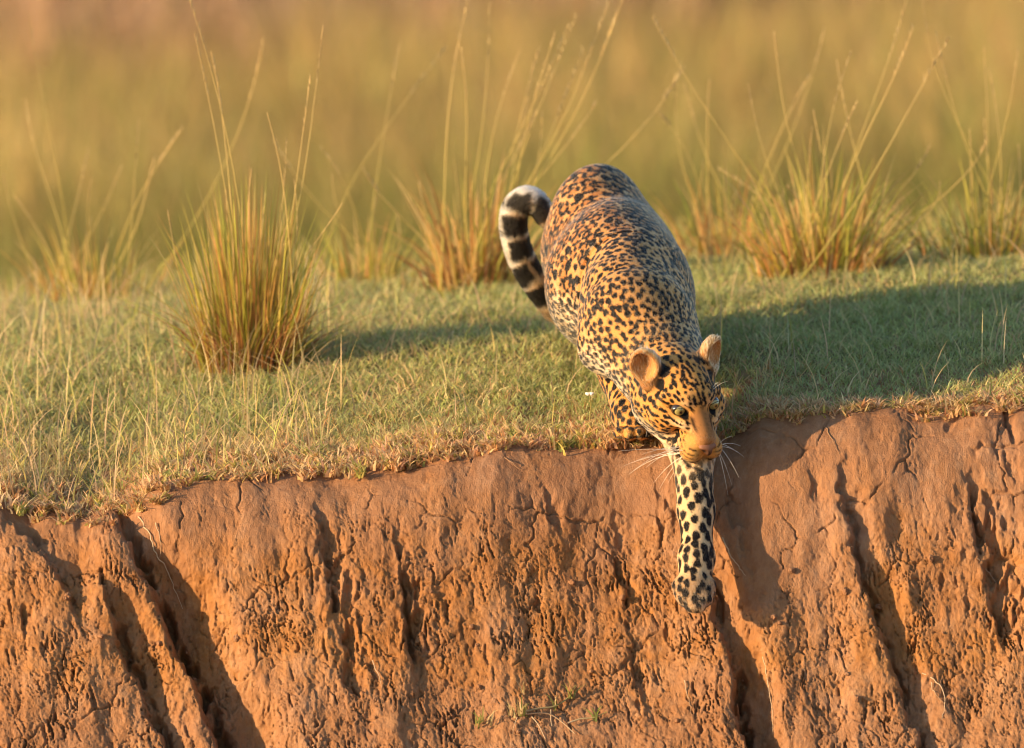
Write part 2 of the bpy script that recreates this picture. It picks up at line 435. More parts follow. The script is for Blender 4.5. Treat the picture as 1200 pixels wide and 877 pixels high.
def build_turf():
    # short green sward
    n = 160000
    x = rng.uniform(-1.65, 1.65, n); y = 0.03 + 2.9 * rng.random(n) ** 1.25
    keep = (y > edge_y(x) + 0.02 + 0.05 * rng.random(n))
    fy = y - edge_y(x)
    dense = smooth(0.0, 0.30, fy + 0.12 * fbm(x * 5, y * 5, 2, 71))
    dz_ = np.interp(600 + PXM * x, [0, 300, 520, 700, 860, 960, 1200], [0.30, 0.26, 0.18, 0.14, 0.12, 0.05, 0.06])
    bare = smooth(1.0, 0.25, fy / dz_ + 0.6 * fbm(x * 11, y * 9, 3, 174))
    thin = smooth(0.18, 0.45, fbm(x * 3.4, y * 2.6, 3, 175))
    keep &= rng.random(n) > 0.55 * thin
    keep &= rng.random(n) < (0.25 + 0.75 * dense) * (1 - 0.85 * bare)
    x, y, fy = x[keep], y[keep], fy[keep]; n = len(x)
    patch = fbm(x * 2.3, y * 1.3, 3, 72); left = smooth(0.3, -0.6, x)
    clump = np.maximum(fbm(x * 9, y * 6, 3, 172), 0)
    dz = np.interp(600 + PXM * x, [0, 300, 520, 700, 860, 960, 1200], [0.50, 0.42, 0.28, 0.20, 0.18, 0.09, 0.09])
    h = (0.013 + 0.013 * rng.random(n) + 0.012 * np.maximum(patch, 0) + 0.030 * clump) * (0.8 + 0.7 * left * rng.random(n)) * (1 + 0.12 * fy)
    dry = np.clip(0.22 + 0.35 * patch + 0.18 * left - 0.1 * smooth(.2, .8, x) + 0.75 * smooth(1.3, 0.35, fy / dz + 0.5 * fbm(x * 6, y * 5, 2, 173)), 0.05, 0.95)
    r = rng.random(n)
    k = np.where(r < dry * 0.75, 3, np.where(r < dry * 0.8, 2, np.where(r < dry * 0.8 + (1 - dry * 0.8) * 0.62, 0, 1)))
    k = np.where((r > 0.95) & (fy < 0.5), 4, k)
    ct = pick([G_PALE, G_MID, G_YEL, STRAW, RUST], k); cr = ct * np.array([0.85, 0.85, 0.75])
    base = np.stack([x, y, turf_z(x, y) - 0.006], -1)
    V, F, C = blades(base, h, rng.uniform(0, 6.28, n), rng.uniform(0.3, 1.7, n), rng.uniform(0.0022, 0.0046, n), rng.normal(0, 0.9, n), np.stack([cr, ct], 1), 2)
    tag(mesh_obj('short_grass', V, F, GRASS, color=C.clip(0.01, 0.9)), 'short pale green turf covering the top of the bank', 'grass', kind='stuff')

    # little dry clumps along the edge, some hanging over it
    nc = 1150
    x = rng.uniform(-1.2, 1.2, nc)
    wid = np.interp(600 + PXM * x, [0, 300, 520, 700, 860, 960, 1200], [0.36, 0.30, 0.20, 0.15, 0.13, 0.07, 0.08])
    fy = -0.035 + 0.03 * fbm(x * 9, x * 0 + 2, 3, 75) + wid * rng.random(nc) ** 1.25
    kind = rng.random(nc); size = rng.uniform(0.5, 1.25, nc)
    rep_ = rng.integers(8, 22, nc)
    ci = np.repeat(np.arange(nc), rep_); n = len(ci)
    bx = x[ci] + rng.normal(0, 0.006, n) * size[ci]; bf = fy[ci] + rng.normal(0, 0.008, n) * size[ci]
    y = bf + edge_y(bx)
    z = np.where(bf > 0, turf_z(bx, np.maximum(y, edge_y(bx))), border_z(bx) + bf * 0.26) - 0.003
    r = rng.random(n); kk = kind[ci]
    k = np.where(kk < 0.50, np.where(r < 0.8, 3, 4), np.where(kk < 0.72, np.where(r < 0.6, 4, 3), np.where(kk < 0.88, np.where(r < 0.6, 2, 3), np.where(r < 0.7, 1, 2))))
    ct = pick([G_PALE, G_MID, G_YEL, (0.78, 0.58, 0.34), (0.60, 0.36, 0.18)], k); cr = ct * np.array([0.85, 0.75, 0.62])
    h = (0.010 + 0.022 * rng.random(n)) * size[ci]
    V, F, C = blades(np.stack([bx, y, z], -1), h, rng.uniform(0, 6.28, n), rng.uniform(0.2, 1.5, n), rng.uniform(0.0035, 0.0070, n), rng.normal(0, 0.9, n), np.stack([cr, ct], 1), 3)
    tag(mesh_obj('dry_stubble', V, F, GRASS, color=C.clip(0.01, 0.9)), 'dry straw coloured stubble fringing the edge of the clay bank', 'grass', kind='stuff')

    # longer loose straws standing in the sward
    n = 900
    x = rng.uniform(-1.2, 1.2, n); x = np.where(rng.random(n) < 0.45, rng.uniform(-1.1, -0.35, n), x)
    y = edge_y(x) + 0.05 + 2.0 * rng.random(n) ** 1.2
    h = rng.uniform(0.05, 0.12, n) * (1 + 0.5 * (x < -0.3))
    k = np.where(rng.random(n) < 0.72, 3, 2)
    ct = pick([G_PALE, G_MID, G_YEL, STRAW, RUST], k)
    V, F, C = blades(np.stack([x, y, turf_z(x, y) - 0.005], -1), h, rng.uniform(0, 6.28, n), np.abs(rng.normal(0.5, 0.5, n)), rng.uniform(0.0018, 0.0034, n), rng.normal(0, 0.5, n), np.stack([ct * 0.8, ct], 1), 4)
    tag(mesh_obj('loose_straw', V, F, GRASS, color=C.clip(0.01, 0.9)), 'thin dry straws standing scattered through the short turf', 'grass', kind='stuff')


if 'grass' not in SKIP: build_turf()


def tube(points, radii, sides=5):
    """tapered round stalk through points"""
    pts = np.asarray(points, float); n = len(pts)
    tan = np.gradient(pts, axis=0); tan /= np.linalg.norm(tan, axis=1)[:, None] + 1e-9
    ref = np.array([0.0, 1.0, 0.02]) if abs(tan[:, 1]).mean() < 0.8 else np.array([1.0, 0, 0])
    a = np.cross(tan, ref); a /= np.linalg.norm(a, axis=1)[:, None] + 1e-9; b = np.cross(tan, a)
    th = np.arange(sides) * 2 * np.pi / sides
    V = pts[:, None] + (a[:, None] * np.cos(th)[None, :, None] + b[:, None] * np.sin(th)[None, :, None]) * np.asarray(radii)[:, None, None]
    i = np.arange(n * sides).reshape(n, sides); j = np.roll(i, -1, 1)
    F = np.stack([i[:-1], j[:-1], j[1:], i[1:]], -1).reshape(-1, 4)
    return V.reshape(-1, 3), F


def join(parts):
    V, F, C, o = [], {}, [], 0
    for v, f, c in parts:
        V.append(v); C.append(np.broadcast_to(c, (len(v), 3)))
        for g in (f if isinstance(f, list) else [f]):
            F.setdefault(np.shape(g)[1], []).append(np.asarray(g) + o)
        o += len(v)
    return np.concatenate(V), [np.concatenate(x) for x in F.values()], np.concatenate(C)


def stalk_mesh(p0, p1, bend, w, c0, c1, head=0.0):
    """flowering stalk from p0 to p1, bowed by bend, with an optional thin seed head at the top"""
    t = np.linspace(0, 1, 12)[:, None]
    p0, p1 = np.array(p0), np.array(p1)
    pts = p0 + (p1 - p0) * t + np.array(bend) * (t * t - t) * 1.6 + np.array([0.012, 0.004, 0]) * np.sin(t * rng.uniform(2.5, 5.5) + rng.uniform(0, 6)) * t
    parts = []
    v, f = tube(pts, (w * (1 - 0.7 * t)).ravel(), 5)
    cc = np.repeat(np.array(c0) * (1 - t) + np.array(c1) * t, 5, 0)
    parts.append((v, f, cc))
    if head > 0:
        m = 30; s = 1 - head * rng.random(m)
        b = np.stack([np.interp(s, t.ravel(), pts[:, k]) for k in range(3)], -1)
        L = np.linalg.norm(p1 - p0)
        V, F, C = blades(b, L * rng.uniform(0.012, 0.03, m), rng.uniform(0, 6.28, m), rng.uniform(0.02, 0.25, m), np.full(m, w * 1.3), rng.uniform(0, 3, m), np.tile(np.array(c1) * 0.9, (m, 2, 1)), 2)
        parts.append((V, F, C))
    return join(parts)


def on_turf(px, py):
    """spot of the turf seen at a pixel"""
    ys = np.linspace(0.0, 2.4, 600)
    pts = np.array([P(px, py, y) for y in ys])
    gap = pts[:, 2] - turf_z(pts[:, 0], pts[:, 1])
    return pts[np.argmin(np.abs(gap))]


def tussock(name, label, px, py, y, spread, n, hmin, hmax, stalks, lean=0.45, green=0.5, wid=0.0035, group='tussocks on the crest of the turf', extra_n=4):
    p = on_turf(px, py); y = p[1]; p[2] = float(np.ravel(turf_z(p[0], p[1]))[0]) - 0.01
    root = empty(name, p)
    tag(root, label, 'grass tussock', group)
    a = rng.uniform(0, 6.28, n); r = spread * np.sqrt(rng.random(n)) * 0.55 * (1 + 0.35 * np.sin(3 * a + px))
    base = p + np.stack([np.cos(a) * r, np.sin(a) * r, np.zeros(n)], -1)
    h = (hmin + (hmax - hmin) * rng.random(n) ** 1.3) * (1 - 0.35 * (r / spread))
    ln = lean * (r / spread / 0.55) * rng.uniform(0.5, 1.4, n)
    bent = rng.random(n) < 0.16
    ln = np.where(bent, rng.uniform(0.6, 1.5, n), ln); h = np.where(bent, h * rng.uniform(0.4, 0.85, n), h)
    k = np.where(rng.random(n) < green, np.where(rng.random(n) < 0.5, 0, 1), np.where(rng.random(n) < 0.55, 2, 3))
    ct = pick([(0.34, 0.36, 0.06), (0.48, 0.44, 0.09), (0.64, 0.46, 0.19), (0.56, 0.31, 0.10)], k)
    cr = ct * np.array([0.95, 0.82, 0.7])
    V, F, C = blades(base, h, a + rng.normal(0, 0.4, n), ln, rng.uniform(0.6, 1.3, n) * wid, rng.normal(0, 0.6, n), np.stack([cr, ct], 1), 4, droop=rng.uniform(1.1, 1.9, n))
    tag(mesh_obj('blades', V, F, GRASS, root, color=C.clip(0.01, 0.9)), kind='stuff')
    # dead leaves at the foot
    m = n // 5; a = rng.uniform(0, 6.28, m); r = spread * np.sqrt(rng.random(m)) * 0.7
    base = p + np.stack([np.cos(a) * r, np.sin(a) * r, np.zeros(m)], -1)
    ct = pick([(0.30, 0.13, 0.05), (0.42, 0.25, 0.11), (0.22, 0.10, 0.05)], rng.integers(0, 3, m))
    V, F, C = blades(base, rng.uniform(0.04, 0.13, m) * (hmax / 0.35), a, rng.uniform(0.2, 1.2, m), np.full(m, wid * 1.2), rng.normal(0, 0.8, m), np.stack([ct, ct], 1), 3)
    tag(mesh_obj('dead_leaves', V, F, GRASS, root, color=C.clip(0.01, 0.9)), kind='stuff')
    extra = [(px + rng.normal(0, 75), rng.uniform(20, 230), rng.normal(0, 0.05), 0.2) for _ in range(extra_n)]
    for (sx, sy, bx, head) in list(stalks) + extra:                     # tip pixel, sideways bow, seed head share
        top = P(sx, sy, y + rng.uniform(-0.15, 0.15))
        o = rng.normal(0, spread * 0.3, 2)
        c1 = np.array((0.74, 0.56, 0.27)) * rng.uniform(0.8, 1.15)
        V, F, C = stalk_mesh(p + np.array([o[0], o[1], 0]), top, (bx, 0, 0.0), rng.uniform(0.0016, 0.0024), (0.52, 0.46, 0.11), c1, head)
        mesh_obj('stalk', V, F, GRASS, root, color=C)
    return root


if 'grass' not in SKIP:
    tussock('grass_tussock', 'dense round green and orange grass tussock standing alone on the turf', 292, 430, 1.75, 0.145, 1050, 0.14, 0.45,
            [(385, 35, -0.05, .16), (366, 90, 0.03, .2), (318, 250 - 20, 0, .12), (222, 0, -0.06, .2), (240, 60, -0.05, .2), (312, 132, -.02, .0), (190, 248, .05, .12), (400, 238, -.06, .0), (294, 200, .0, .12), (345, 210, .0, .0), (272, 215, 0, 0), (258, 222, .0, 0)], 0.26, 0.55, 0.0034,
            'tussocks on the turf', 2)
    tussock('grass_tussock', 'orange and yellow grass tussock behind the curled tail', 555, 335, 2.9, 0.15, 260, 0.12, 0.36,
            [(545, 5, .02, .25), (572, 0, -.1, .2), (541, 60, .01, .2), (605, 60, .03, .2), (645, 40, .02, .25), (660, 30, -.02, .25), (690, 60, -.02, .3), (720, 5, -.06, .25), (735, 0, -.05, .2), (668, 20, 0, .3), (485, 215, .02, .15), (640, 130, -.05, .2), (800, 80, -.12, .15), (700, 120, 0, .2)], 0.5, 0.25, 0.005)
    tussock('grass_tussock', 'spreading yellow green tussock with tall stalks on the shaded side of the turf', 965, 318, 3.1, 0.2, 330, 0.12, 0.34,
            [(1055, 5, -.05, .2), (878, 98, .02, .25), (985, 70, .0, .3), (1000, 60, .02, .3), (960, 130, 0, .2), (1085, 170, -.1, .2), (900, 40, .04, .1), (770, 20, .06, .2), (1010, 120, 0, .2), (1150, 165, -.15, .1), (945, 150, .02, .2), (1100, 215, -.1, .1)], 0.6, 0.5, 0.005)
    tussock('grass_tussock', 'sparse pale tussock with arching stalks beside the lone dense tussock', 110, 345, 3.0, 0.22, 150, 0.10, 0.24,
            [(305, 42, -.14, .25), (108, 175, .02, .2), (148, 195, .01, .2), (35, 120, .02, .2), (20, 230, 0, .2), (185, 185, -.08, .2), (100, 255, .02, .3), (10, 205, .05, .1)], 0.6, 0.55, 0.0045)
    tussock('grass_tussock', 'thin tussock of upright stalks past the shaded end of the turf', 1160, 300, 3.1, 0.2, 150, 0.10, 0.26,
            [(1200, 170, -.03, .2), (1090, 40, .05, .2), (1130, 150, -.02, .2), (1080, 0, .08, .15), (1195, 60, 0, .2)], 0.6, 0.5, 0.0045)
    tussock('grass_tussock', 'low straw coloured tussock beyond the shaded flank of the leopard', 855, 300, 3.4, 0.2, 160, 0.10, 0.26,
            [(825, 190, .0, .2), (795, 100, .05, .2), (868, 215, 0, .4), (838, 95, .03, .2), (765, 130, -.1, .1)], 0.6, 0.3, 0.005)
    tussock('grass_tussock', 'small green tussock between the lone dense one and the tail', 430, 330, 3.2, 0.18, 130, 0.08, 0.2,
            [(470, 250, 0, .3), (440, 230, .02, .2), (395, 205, .04, .1)], 0.6, 0.6, 0.0045)

    # the tall grass of the plain, far out of focus
    def build_plain():
        for nm, lab, n, y0, y1, pal_top, pal_root, h0, h1, w in (
                ('meadow_grass', 'half high olive grass on the fall of the ground just behind the turf', 24000, 2.0, 8.0, [(0.40, 0.37, 0.12), (0.48, 0.38, 0.14), (0.34, 0.33, 0.09), (0.52, 0.36, 0.15)], (0.28, 0.27, 0.08), 0.05, 0.13, 0.006),
                ('tall_grass', 'tall olive and tan savanna grass blurred far behind the leopard', 76000, 9.5, 26.0, [(0.46, 0.36, 0.13), (0.54, 0.36, 0.16), (0.40, 0.34, 0.10), (0.52, 0.31, 0.13)], (0.30, 0.29, 0.07), 0.35, 0.75, 0.016),
                ('tall_dry_grass', 'dry tan savanna grass on the farthest plain', 68000, 24.0, 75.0, [(0.54, 0.36, 0.23), (0.58, 0.39, 0.26), (0.47, 0.33, 0.18)], (0.44, 0.31, 0.16), 0.9, 1.5, 0.035)):
            y = y0 + (y1 - y0) * rng.random(n) ** 1.3
            x = rng.uniform(-1, 1, n) * (2.0 + 0.18 * y)
            g = fbm(x * 0.8, y * 0.30, 3, 81 + len(nm)) + 0.5 * fbm(x * 3.0, y * 0.5, 2, 91 + len(nm))
            k = rng.integers(0, len(pal_top), n)
            ct = pick(pal_top, k); cr = pick([pal_root], np.zeros(n, int))
            ct = ct * (1 + 0.55 * g)[:, None].clip(0.45, 1.5)
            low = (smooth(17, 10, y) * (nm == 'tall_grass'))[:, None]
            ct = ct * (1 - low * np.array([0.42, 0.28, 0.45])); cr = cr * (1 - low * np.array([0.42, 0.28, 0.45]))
            h = rng.uniform(h0, h1, n) * (1 + 0.3 * g) * (0.5 + 0.5 * smooth(y0 - 0.5, y0 + 2.0, y))
            z = turf_z(x, y) - 0.02
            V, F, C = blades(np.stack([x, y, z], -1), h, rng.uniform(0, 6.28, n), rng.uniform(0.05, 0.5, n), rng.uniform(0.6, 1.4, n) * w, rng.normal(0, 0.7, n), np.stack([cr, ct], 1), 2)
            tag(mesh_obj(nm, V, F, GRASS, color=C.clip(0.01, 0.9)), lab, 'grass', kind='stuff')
    build_plain()
# ------------------------------------------------------------------ the leopard
def rot_from(fwd, roll):
    """columns: right, forward, up of a head that looks along fwd"""
    f = np.array(fwd, float); f /= np.linalg.norm(f)
    r = np.cross(f, [0, 0, 1.0]); r /= np.linalg.norm(r)
    r = r if r[0] > 0 else -r
    u = np.cross(r, f); u = u if u[2] > 0 else -u
    c, s = math.cos(roll), math.sin(roll)
    return np.stack([c * r + s * u, f, -s * r + c * u], 1)


YAW, PIT, ROLL = R(29), R(31), R(9)
HC = P(799, 470, -0.11)
HR = rot_from((math.sin(YAW) * math.cos(PIT), -math.cos(YAW) * math.cos(PIT), -math.sin(PIT)), ROLL)
HS = 1.05
MZ = .009                                             # how far the muzzle hangs below the eyes' level line


def HL(x, y, z):
    """head coordinates (right, forward, up in metres) to world"""
    return HC + HR @ (np.array([x, y, z]) * HS)


def ax(*e):
    return Matrix(((1, 0, 0), (0, 1, 0), (0, 0, 1))) if not e else Matrix.Rotation(e[2], 3, 'Z') @ Matrix.Rotation(e[1], 3, 'Y') @ Matrix.Rotation(e[0], 3, 'X')


PR = []        # (kind, group, k, op, data)


def cone(g, a, b, ra, rb, k=0.03, op='+'):
    PR.append(('c', g, k, op, (np.array(a, float), np.array(b, float), ra, rb)))


def ell(g, c, r, M=None, k=0.03, op='+'):
    PR.append(('e', g, k, op, (np.array(c, float), np.array(r, float), np.array(M if M is not None else np.eye(3), float))))


GZ = lambda x, y: float(np.ravel(turf_z(x, y))[0])
# trunk
BODYM = np.array(ax(R(-10), 0, R(-9)))
ell('body', P(702, 278, .84), (.100, .185, .142), BODYM, .10)
ell('body', P(690, 345, .62), (.062, .22, .085), BODYM, .09)                # flank and belly on the lit side
ell('body', P(728, 318, .60), (.102, .26, .136), BODYM, .11)
ell('body', P(748, 351, .38), (.104, .24, .130), BODYM, .10)
ell('body', P(747, 376, .17), (.103, .17, .106), BODYM, .06)
cone('body', P(716, 348, .22), P(708, 406, .12), .047, .050, .03)          # shoulder towards the sun
cone('body', P(774, 350, .24), P(794, 425, .10), .050, .056, .03)
ell('body', P(734, 331, .19), (.066, .075, .038), BODYM, .025)                # shoulder blade
cone('neck', P(752, 388, .10), P(786, 442, -.035), .094, .074, .04)
cone('neck', P(738, 402, .06), P(772, 456, -.04), .054, .046, .05)         # throat
# hind legs
def hind(px, kpx, fx):
    hip, knee, hock = P(px, 300, .86), P(kpx, 372, .66), P(kpx, 372, 1.0)
    hock[2] = GZ(hock[0], hock[1]) + .10; knee[2] = GZ(knee[0], knee[1]) + .20
    cone('body', hip, knee, .076, .058, .05)
    cone('hind', knee, hock, .052, .030, .03)
    x, y = hock[0], hock[1] - .05; foot = np.array([x, y, GZ(x, y) + .035])
    cone('hind', hock, foot, .028, .028, .02)
    ell('hind', foot + np.array([0, -.045, -.008]), (.037, .055, .026), None, .02)
hind(684, 706, 0); hind(744, 757, 0)
# front leg on the turf
el, wr = P(730, 440, .19), P(741, 484, .085)
cone('leg', P(718, 400, .16), el, .050, .043, .03)
cone('leg', el, wr, .041, .036, .02)
pw = np.array([wr[0] + .004, .045, 0]); pw[2] = GZ(pw[0], pw[1]) + .022
cone('leg', wr, pw, .037, .030, .02)
for s, dx in enumerate((-.027, -.010, .009, .026)):
    ell('paw', pw + np.array([dx, -.026 - .010 * (s in (1, 2)), -.008]), (.0125, .021, .0135), None, .006)
# front leg stepping down the bank
EL2, WR2 = P(811, 520, -.110), P(817, 655, -.235)
cone('leg2', P(793, 432, .05), EL2, .062, .0425, .03)
MID2 = EL2 * .42 + WR2 * .58 + np.array([.002, .004, 0])
cone('leg2', EL2, MID2, .0405, .0325, .03)
cone('leg2', MID2, WR2, .0315, .0290, .02)
ell('leg2', WR2 + np.array([-.004, -.004, .004]), (.030, .028, .026), None, .015)
PW2 = P(813, 688, -.265)
cone('leg2', WR2, PW2, .027, .033, .02)
TO = np.array([0.08, -.45, -.88]); TO /= np.linalg.norm(TO)
ell('paw2', PW2 + TO * .008, (.036, .030, .034), None, .015)
for s, dx in enumerate((-.026, -.0092, .0092, .026)):
    b_ = PW2 + np.array([dx, -.010 - .004 * (s in (1, 2)), .0 + .004 * (s in (0, 3))])
    cone('paw2', b_, b_ + TO * (.036 if s in (1, 2) else .027) + np.array([-dx * .25, 0, 0]), .0135, .0130, .010)
# tail, base to tip: sags behind the rump, then curls up and over
TAIL = [P(700, 300, 1.04), P(688, 345, 1.08), P(660, 366, 1.06), P(634, 340, 1.02), P(612, 305, 1.0), P(602, 270, .99), P(604, 246, .985), P(616, 235, .98), P(630, 240, .98), P(640, 258, .985)]
def catmull(pts, per=4):
    p = np.array([2 * pts[0] - pts[1]] + list(pts) + [2 * pts[-1] - pts[-2]]); out = []
    for i in range(1, len(p) - 2):
        for t in np.linspace(0, 1, per, endpoint=False):
            a, b, c, d = p[i - 1:i + 3]
            out.append(.5 * (2 * b + (c - a) * t + (2 * a - 5 * b + 4 * c - d) * t * t + (3 * b - a - 3 * c + d) * t ** 3))
    return np.array(out + [p[-2]])
TP = catmull(TAIL, 3)
TS = np.concatenate([[0], np.cumsum(np.linalg.norm(np.diff(TP, axis=0), axis=1))])
for i in range(len(TP) - 1):
    f0, f1 = i / (len(TP) - 1), (i + 1) / (len(TP) - 1)
    rr = lambda f: .0235 - .004 * abs(f - .1) - .007 * max(0, f - .8) / .2
    cone('tail', TP[i], TP[i + 1], rr(f0), rr(f1), .012)
# head
def hell(c, r, k=.018, op='+', g='head', M=None):
    ell(g, HL(*c), np.array(r) * HS, HR @ (np.array(M) if M is not None else np.eye(3)), k, op)
def hcone(a, b, ra, rb, k=.015, op='+', g='head'):
    cone(g, HL(*a), HL(*b), ra * HS, rb * HS, k, op)
hell((0, -.028, .028), (.058, .066, .052), .03)                  # cranium
hell((0, .022, .034), (.043, .046, .034), .02)                   # forehead
for s in (-1, 1):
    hell((s * .043, .004, -.008), (.031, .050, .040), .022)      # cheek
    hell((s * .040, -.030, -.028), (.034, .042, .036), .025)     # jowl fur
    hcone((s * .020, .052, .043), (s * .050, .026, .034), .0095, .010, .012)   # brow
    hcone((s * .026, .068, .004), (s * .056, .024, .002), .012, .014, .014)    # cheekbone
    hell((s * .0195, .091, -.032 - MZ), (.0205, .0235, .0215), .008)   # whisker pad
    hcone((s * .038, .004, -.046), (s * .010, .078, -.060 - MZ), .018, .013, .015)  # jaw
hcone((-.004, .040, .033), (-.005, .102, -.004 - MZ), .0125, .0125, .014)
hcone((.004, .040, .033), (.005, .102, -.004 - MZ), .0125, .0125, .014)      # bridge of the nose
hell((0, .074, -.018 - MZ * .8), (.030, .034, .030), .014)                 # muzzle
hell((0, .084, -.060 - MZ), (.0175, .022, .0130), .010)               # chin
for s in (-1, 1):
    hell((s * .0345, .0660, .0235), (.0112, .0105, .0062), .004, '-', M=np.array(ax(0, R(s * 14), 0)))   # eye socket
    hcone((s * .010, .120, -.0530 - MZ), (s * .026, .105, -.0530 - MZ), .0035, .0035, .004, '-')
    hcone((s * .026, .105, -.0530 - MZ), (s * .036, .062, -.046 - MZ), .0035, .003, .004, '-')            # slit of the mouth
    # ear: a rounded cup that opens forwards and outwards
    EM = HR @ np.array(ax(R(14), R(s * 22), R(-s * 28)))
    ec = HL(s * .066, -.034, .069)
    cone('ear', HL(s * .053, -.028, .042), ec, .023, .019, .016)
    ell('ear', ec, (.0285, .0180, .0325), EM, .012)
    ell('ear', ec + EM @ np.array([s * .002, .0135, -.001]), (.0250, .0205, .0285), EM, .004, '-')
EYES = [HL(s * .0338, .0490, .0232) for s in (-1, 1)]


def pdist(pr, p):
    if pr[0] == 'c':
        a, b, ra, rb = pr[4]; ab = b - a
        t = np.clip(((p - a) @ ab) / (ab @ ab), 0, 1)
        return np.sqrt((((p - a) - t[:, None] * ab) ** 2).sum(1)) - (ra + (rb - ra) * t)
    c, r, M = pr[4]; q = (p - c) @ M
    k0 = np.sqrt(((q / r) ** 2).sum(1)); k1 = np.sqrt(((q / r ** 2) ** 2).sum(1)) + 1e-9
    return k0 * (k0 - 1) / k1


GROUPS = ['body', 'neck', 'head', 'ear', 'leg', 'paw', 'leg2', 'paw2', 'hind', 'tail']
BOX = []
for pr in PR:
    if pr[0] == 'c':
        a, b, ra, rb = pr[4]; m = max(ra, rb); BOX.append((np.minimum(a, b) - m, np.maximum(a, b) + m))
    else:
        c, r, M = pr[4]; e = np.sqrt(((M * r) ** 2).sum(1)); BOX.append((c - e, c + e))


def sdf(p, groups=None):
    """signed distance of the animal; with groups, also the plain distance to each part group"""
    p = np.ascontiguousarray(p); D = np.empty(len(p)); G = {g: np.full(len(p), 1.0) for g in GROUPS} if groups else None
    m = .115
    for c0 in range(0, len(p), 16000):
        q = p[c0:c0 + 16000]; X, Y, Z = (np.ascontiguousarray(q[:, i]) for i in range(3))
        qlo, qhi = q.min(0) - m, q.max(0) + m
        d = np.full(len(q), 1.0)
        for pr, (lo, hi) in zip(PR, BOX):
            if (lo > qhi).any() or (hi < qlo).any(): continue
            sel = np.flatnonzero((X > lo[0] - m) & (X < hi[0] + m) & (Y > lo[1] - m) & (Y < hi[1] + m) & (Z > lo[2] - m) & (Z < hi[2] + m))
            if not len(sel): continue
            di = pdist(pr, q[sel]); k = pr[2]; ds = d[sel]
            if pr[3] == '+':
                h = np.maximum(k - np.abs(ds - di), 0) / k
                d[sel] = np.minimum(ds, di) - h * h * k * .25
                if groups: G[pr[1]][c0 + sel] = np.minimum(G[pr[1]][c0 + sel], di)
            else:
                h = np.maximum(k - np.abs(ds + di), 0) / k
                d[sel] = np.maximum(ds, -di) + h * h * k * .25
        D[c0:c0 + 16000] = d
    return (D, G) if groups else D


def sdf_normal(p, e=.0012):
    T = np.array([(1, -1, -1), (-1, -1, 1), (-1, 1, -1), (1, 1, 1)], float)
    g = sum(sdf(p + t * e)[:, None] * t for t in T)
    return g / (np.linalg.norm(g, axis=1)[:, None] + 1e-12)


def surface_net(h=.0030):
    lo = np.min([b[0] for b in BOX], 0) - .03; hi = np.max([b[1] for b in BOX], 0) + .03
    K = 4; hc = h * K
    nc = np.ceil((hi - lo) / hc).astype(int)
    g = np.stack(np.meshgrid(*[np.arange(n) for n in nc], indexing='ij'), -1).reshape(-1, 3)
    dc = sdf(lo + (g + .5) * hc)
    act = g[np.abs(dc) < hc * 1.35]
    D = np.repeat(np.repeat(np.repeat(np.where(dc < 0, -1., 1.).astype(np.float32).reshape(nc), K, 0), K, 1), K, 2)
    off = np.stack(np.meshgrid(*[np.arange(K)] * 3, indexing='ij'), -1).reshape(-1, 3)
    cells = (act[:, None] * K + off[None]).reshape(-1, 3)
    D[tuple(cells.T)] = sdf(lo + cells * h)
    S = D < 0
    cnt = sum(S[i:S.shape[0] - 1 + i, j:S.shape[1] - 1 + j, k:S.shape[2] - 1 + k].astype(np.int8) for i in (0, 1) for j in (0, 1) for k in (0, 1))
    C = np.argwhere((cnt > 0) & (cnt < 8))
    idx = np.full(cnt.shape, -1, np.int32); idx[tuple(C.T)] = np.arange(len(C))
    acc = np.zeros((len(C), 3)); num = np.zeros(len(C))
    cor = [np.array(c) for c in np.ndindex(2, 2, 2)]
    for a in cor:
        for d in range(3):
            if a[d]: continue
            b = a.copy(); b[d] = 1
            va, vb = D[tuple((C + a).T)], D[tuple((C + b).T)]
            cr = (va < 0) != (vb < 0)
            t = np.where(cr, va / np.where(cr, va - vb, 1), 0)
            pt = a + np.outer(t, b - a); acc[cr] += pt[cr]; num[cr] += 1
    V = lo + (C + acc / num[:, None]) * h
    F = []
    for d in range(3):
        u, w = (d + 1) % 3, (d + 2) % 3
        s0 = [slice(None)] * 3; s1 = [slice(None)] * 3; s0[d] = slice(0, -1); s1[d] = slice(1, None)
        A, B = S[tuple(s0)], S[tuple(s1)]
        E = np.argwhere(A != B)
        E = E[(E[:, u] > 0) & (E[:, w] > 0)]
        E = E[(E[:, u] < idx.shape[u]) & (E[:, w] < idx.shape[w]) & (E[:, d] < idx.shape[d])]
        eu, ew = np.eye(3, dtype=int)[u], np.eye(3, dtype=int)[w]
        q = np.stack([idx[tuple((E - eu - ew).T)], idx[tuple((E - ew).T)], idx[tuple(E.T)], idx[tuple((E - eu).T)]], 1)
        flip = ~A[tuple(E.T)]
        q[flip] = q[flip][:, ::-1]
        F.append(q)
    F = np.concatenate(F); F = F[(F >= 0).all(1)]
    # pull vertices onto the exact surface
    for _ in range(1):
        n = sdf_normal(V); V = V - n * np.clip(sdf(V), -h, h)[:, None] * .9
    return V, F


def head_local(p):
    return ((p - HC) @ HR) / HS


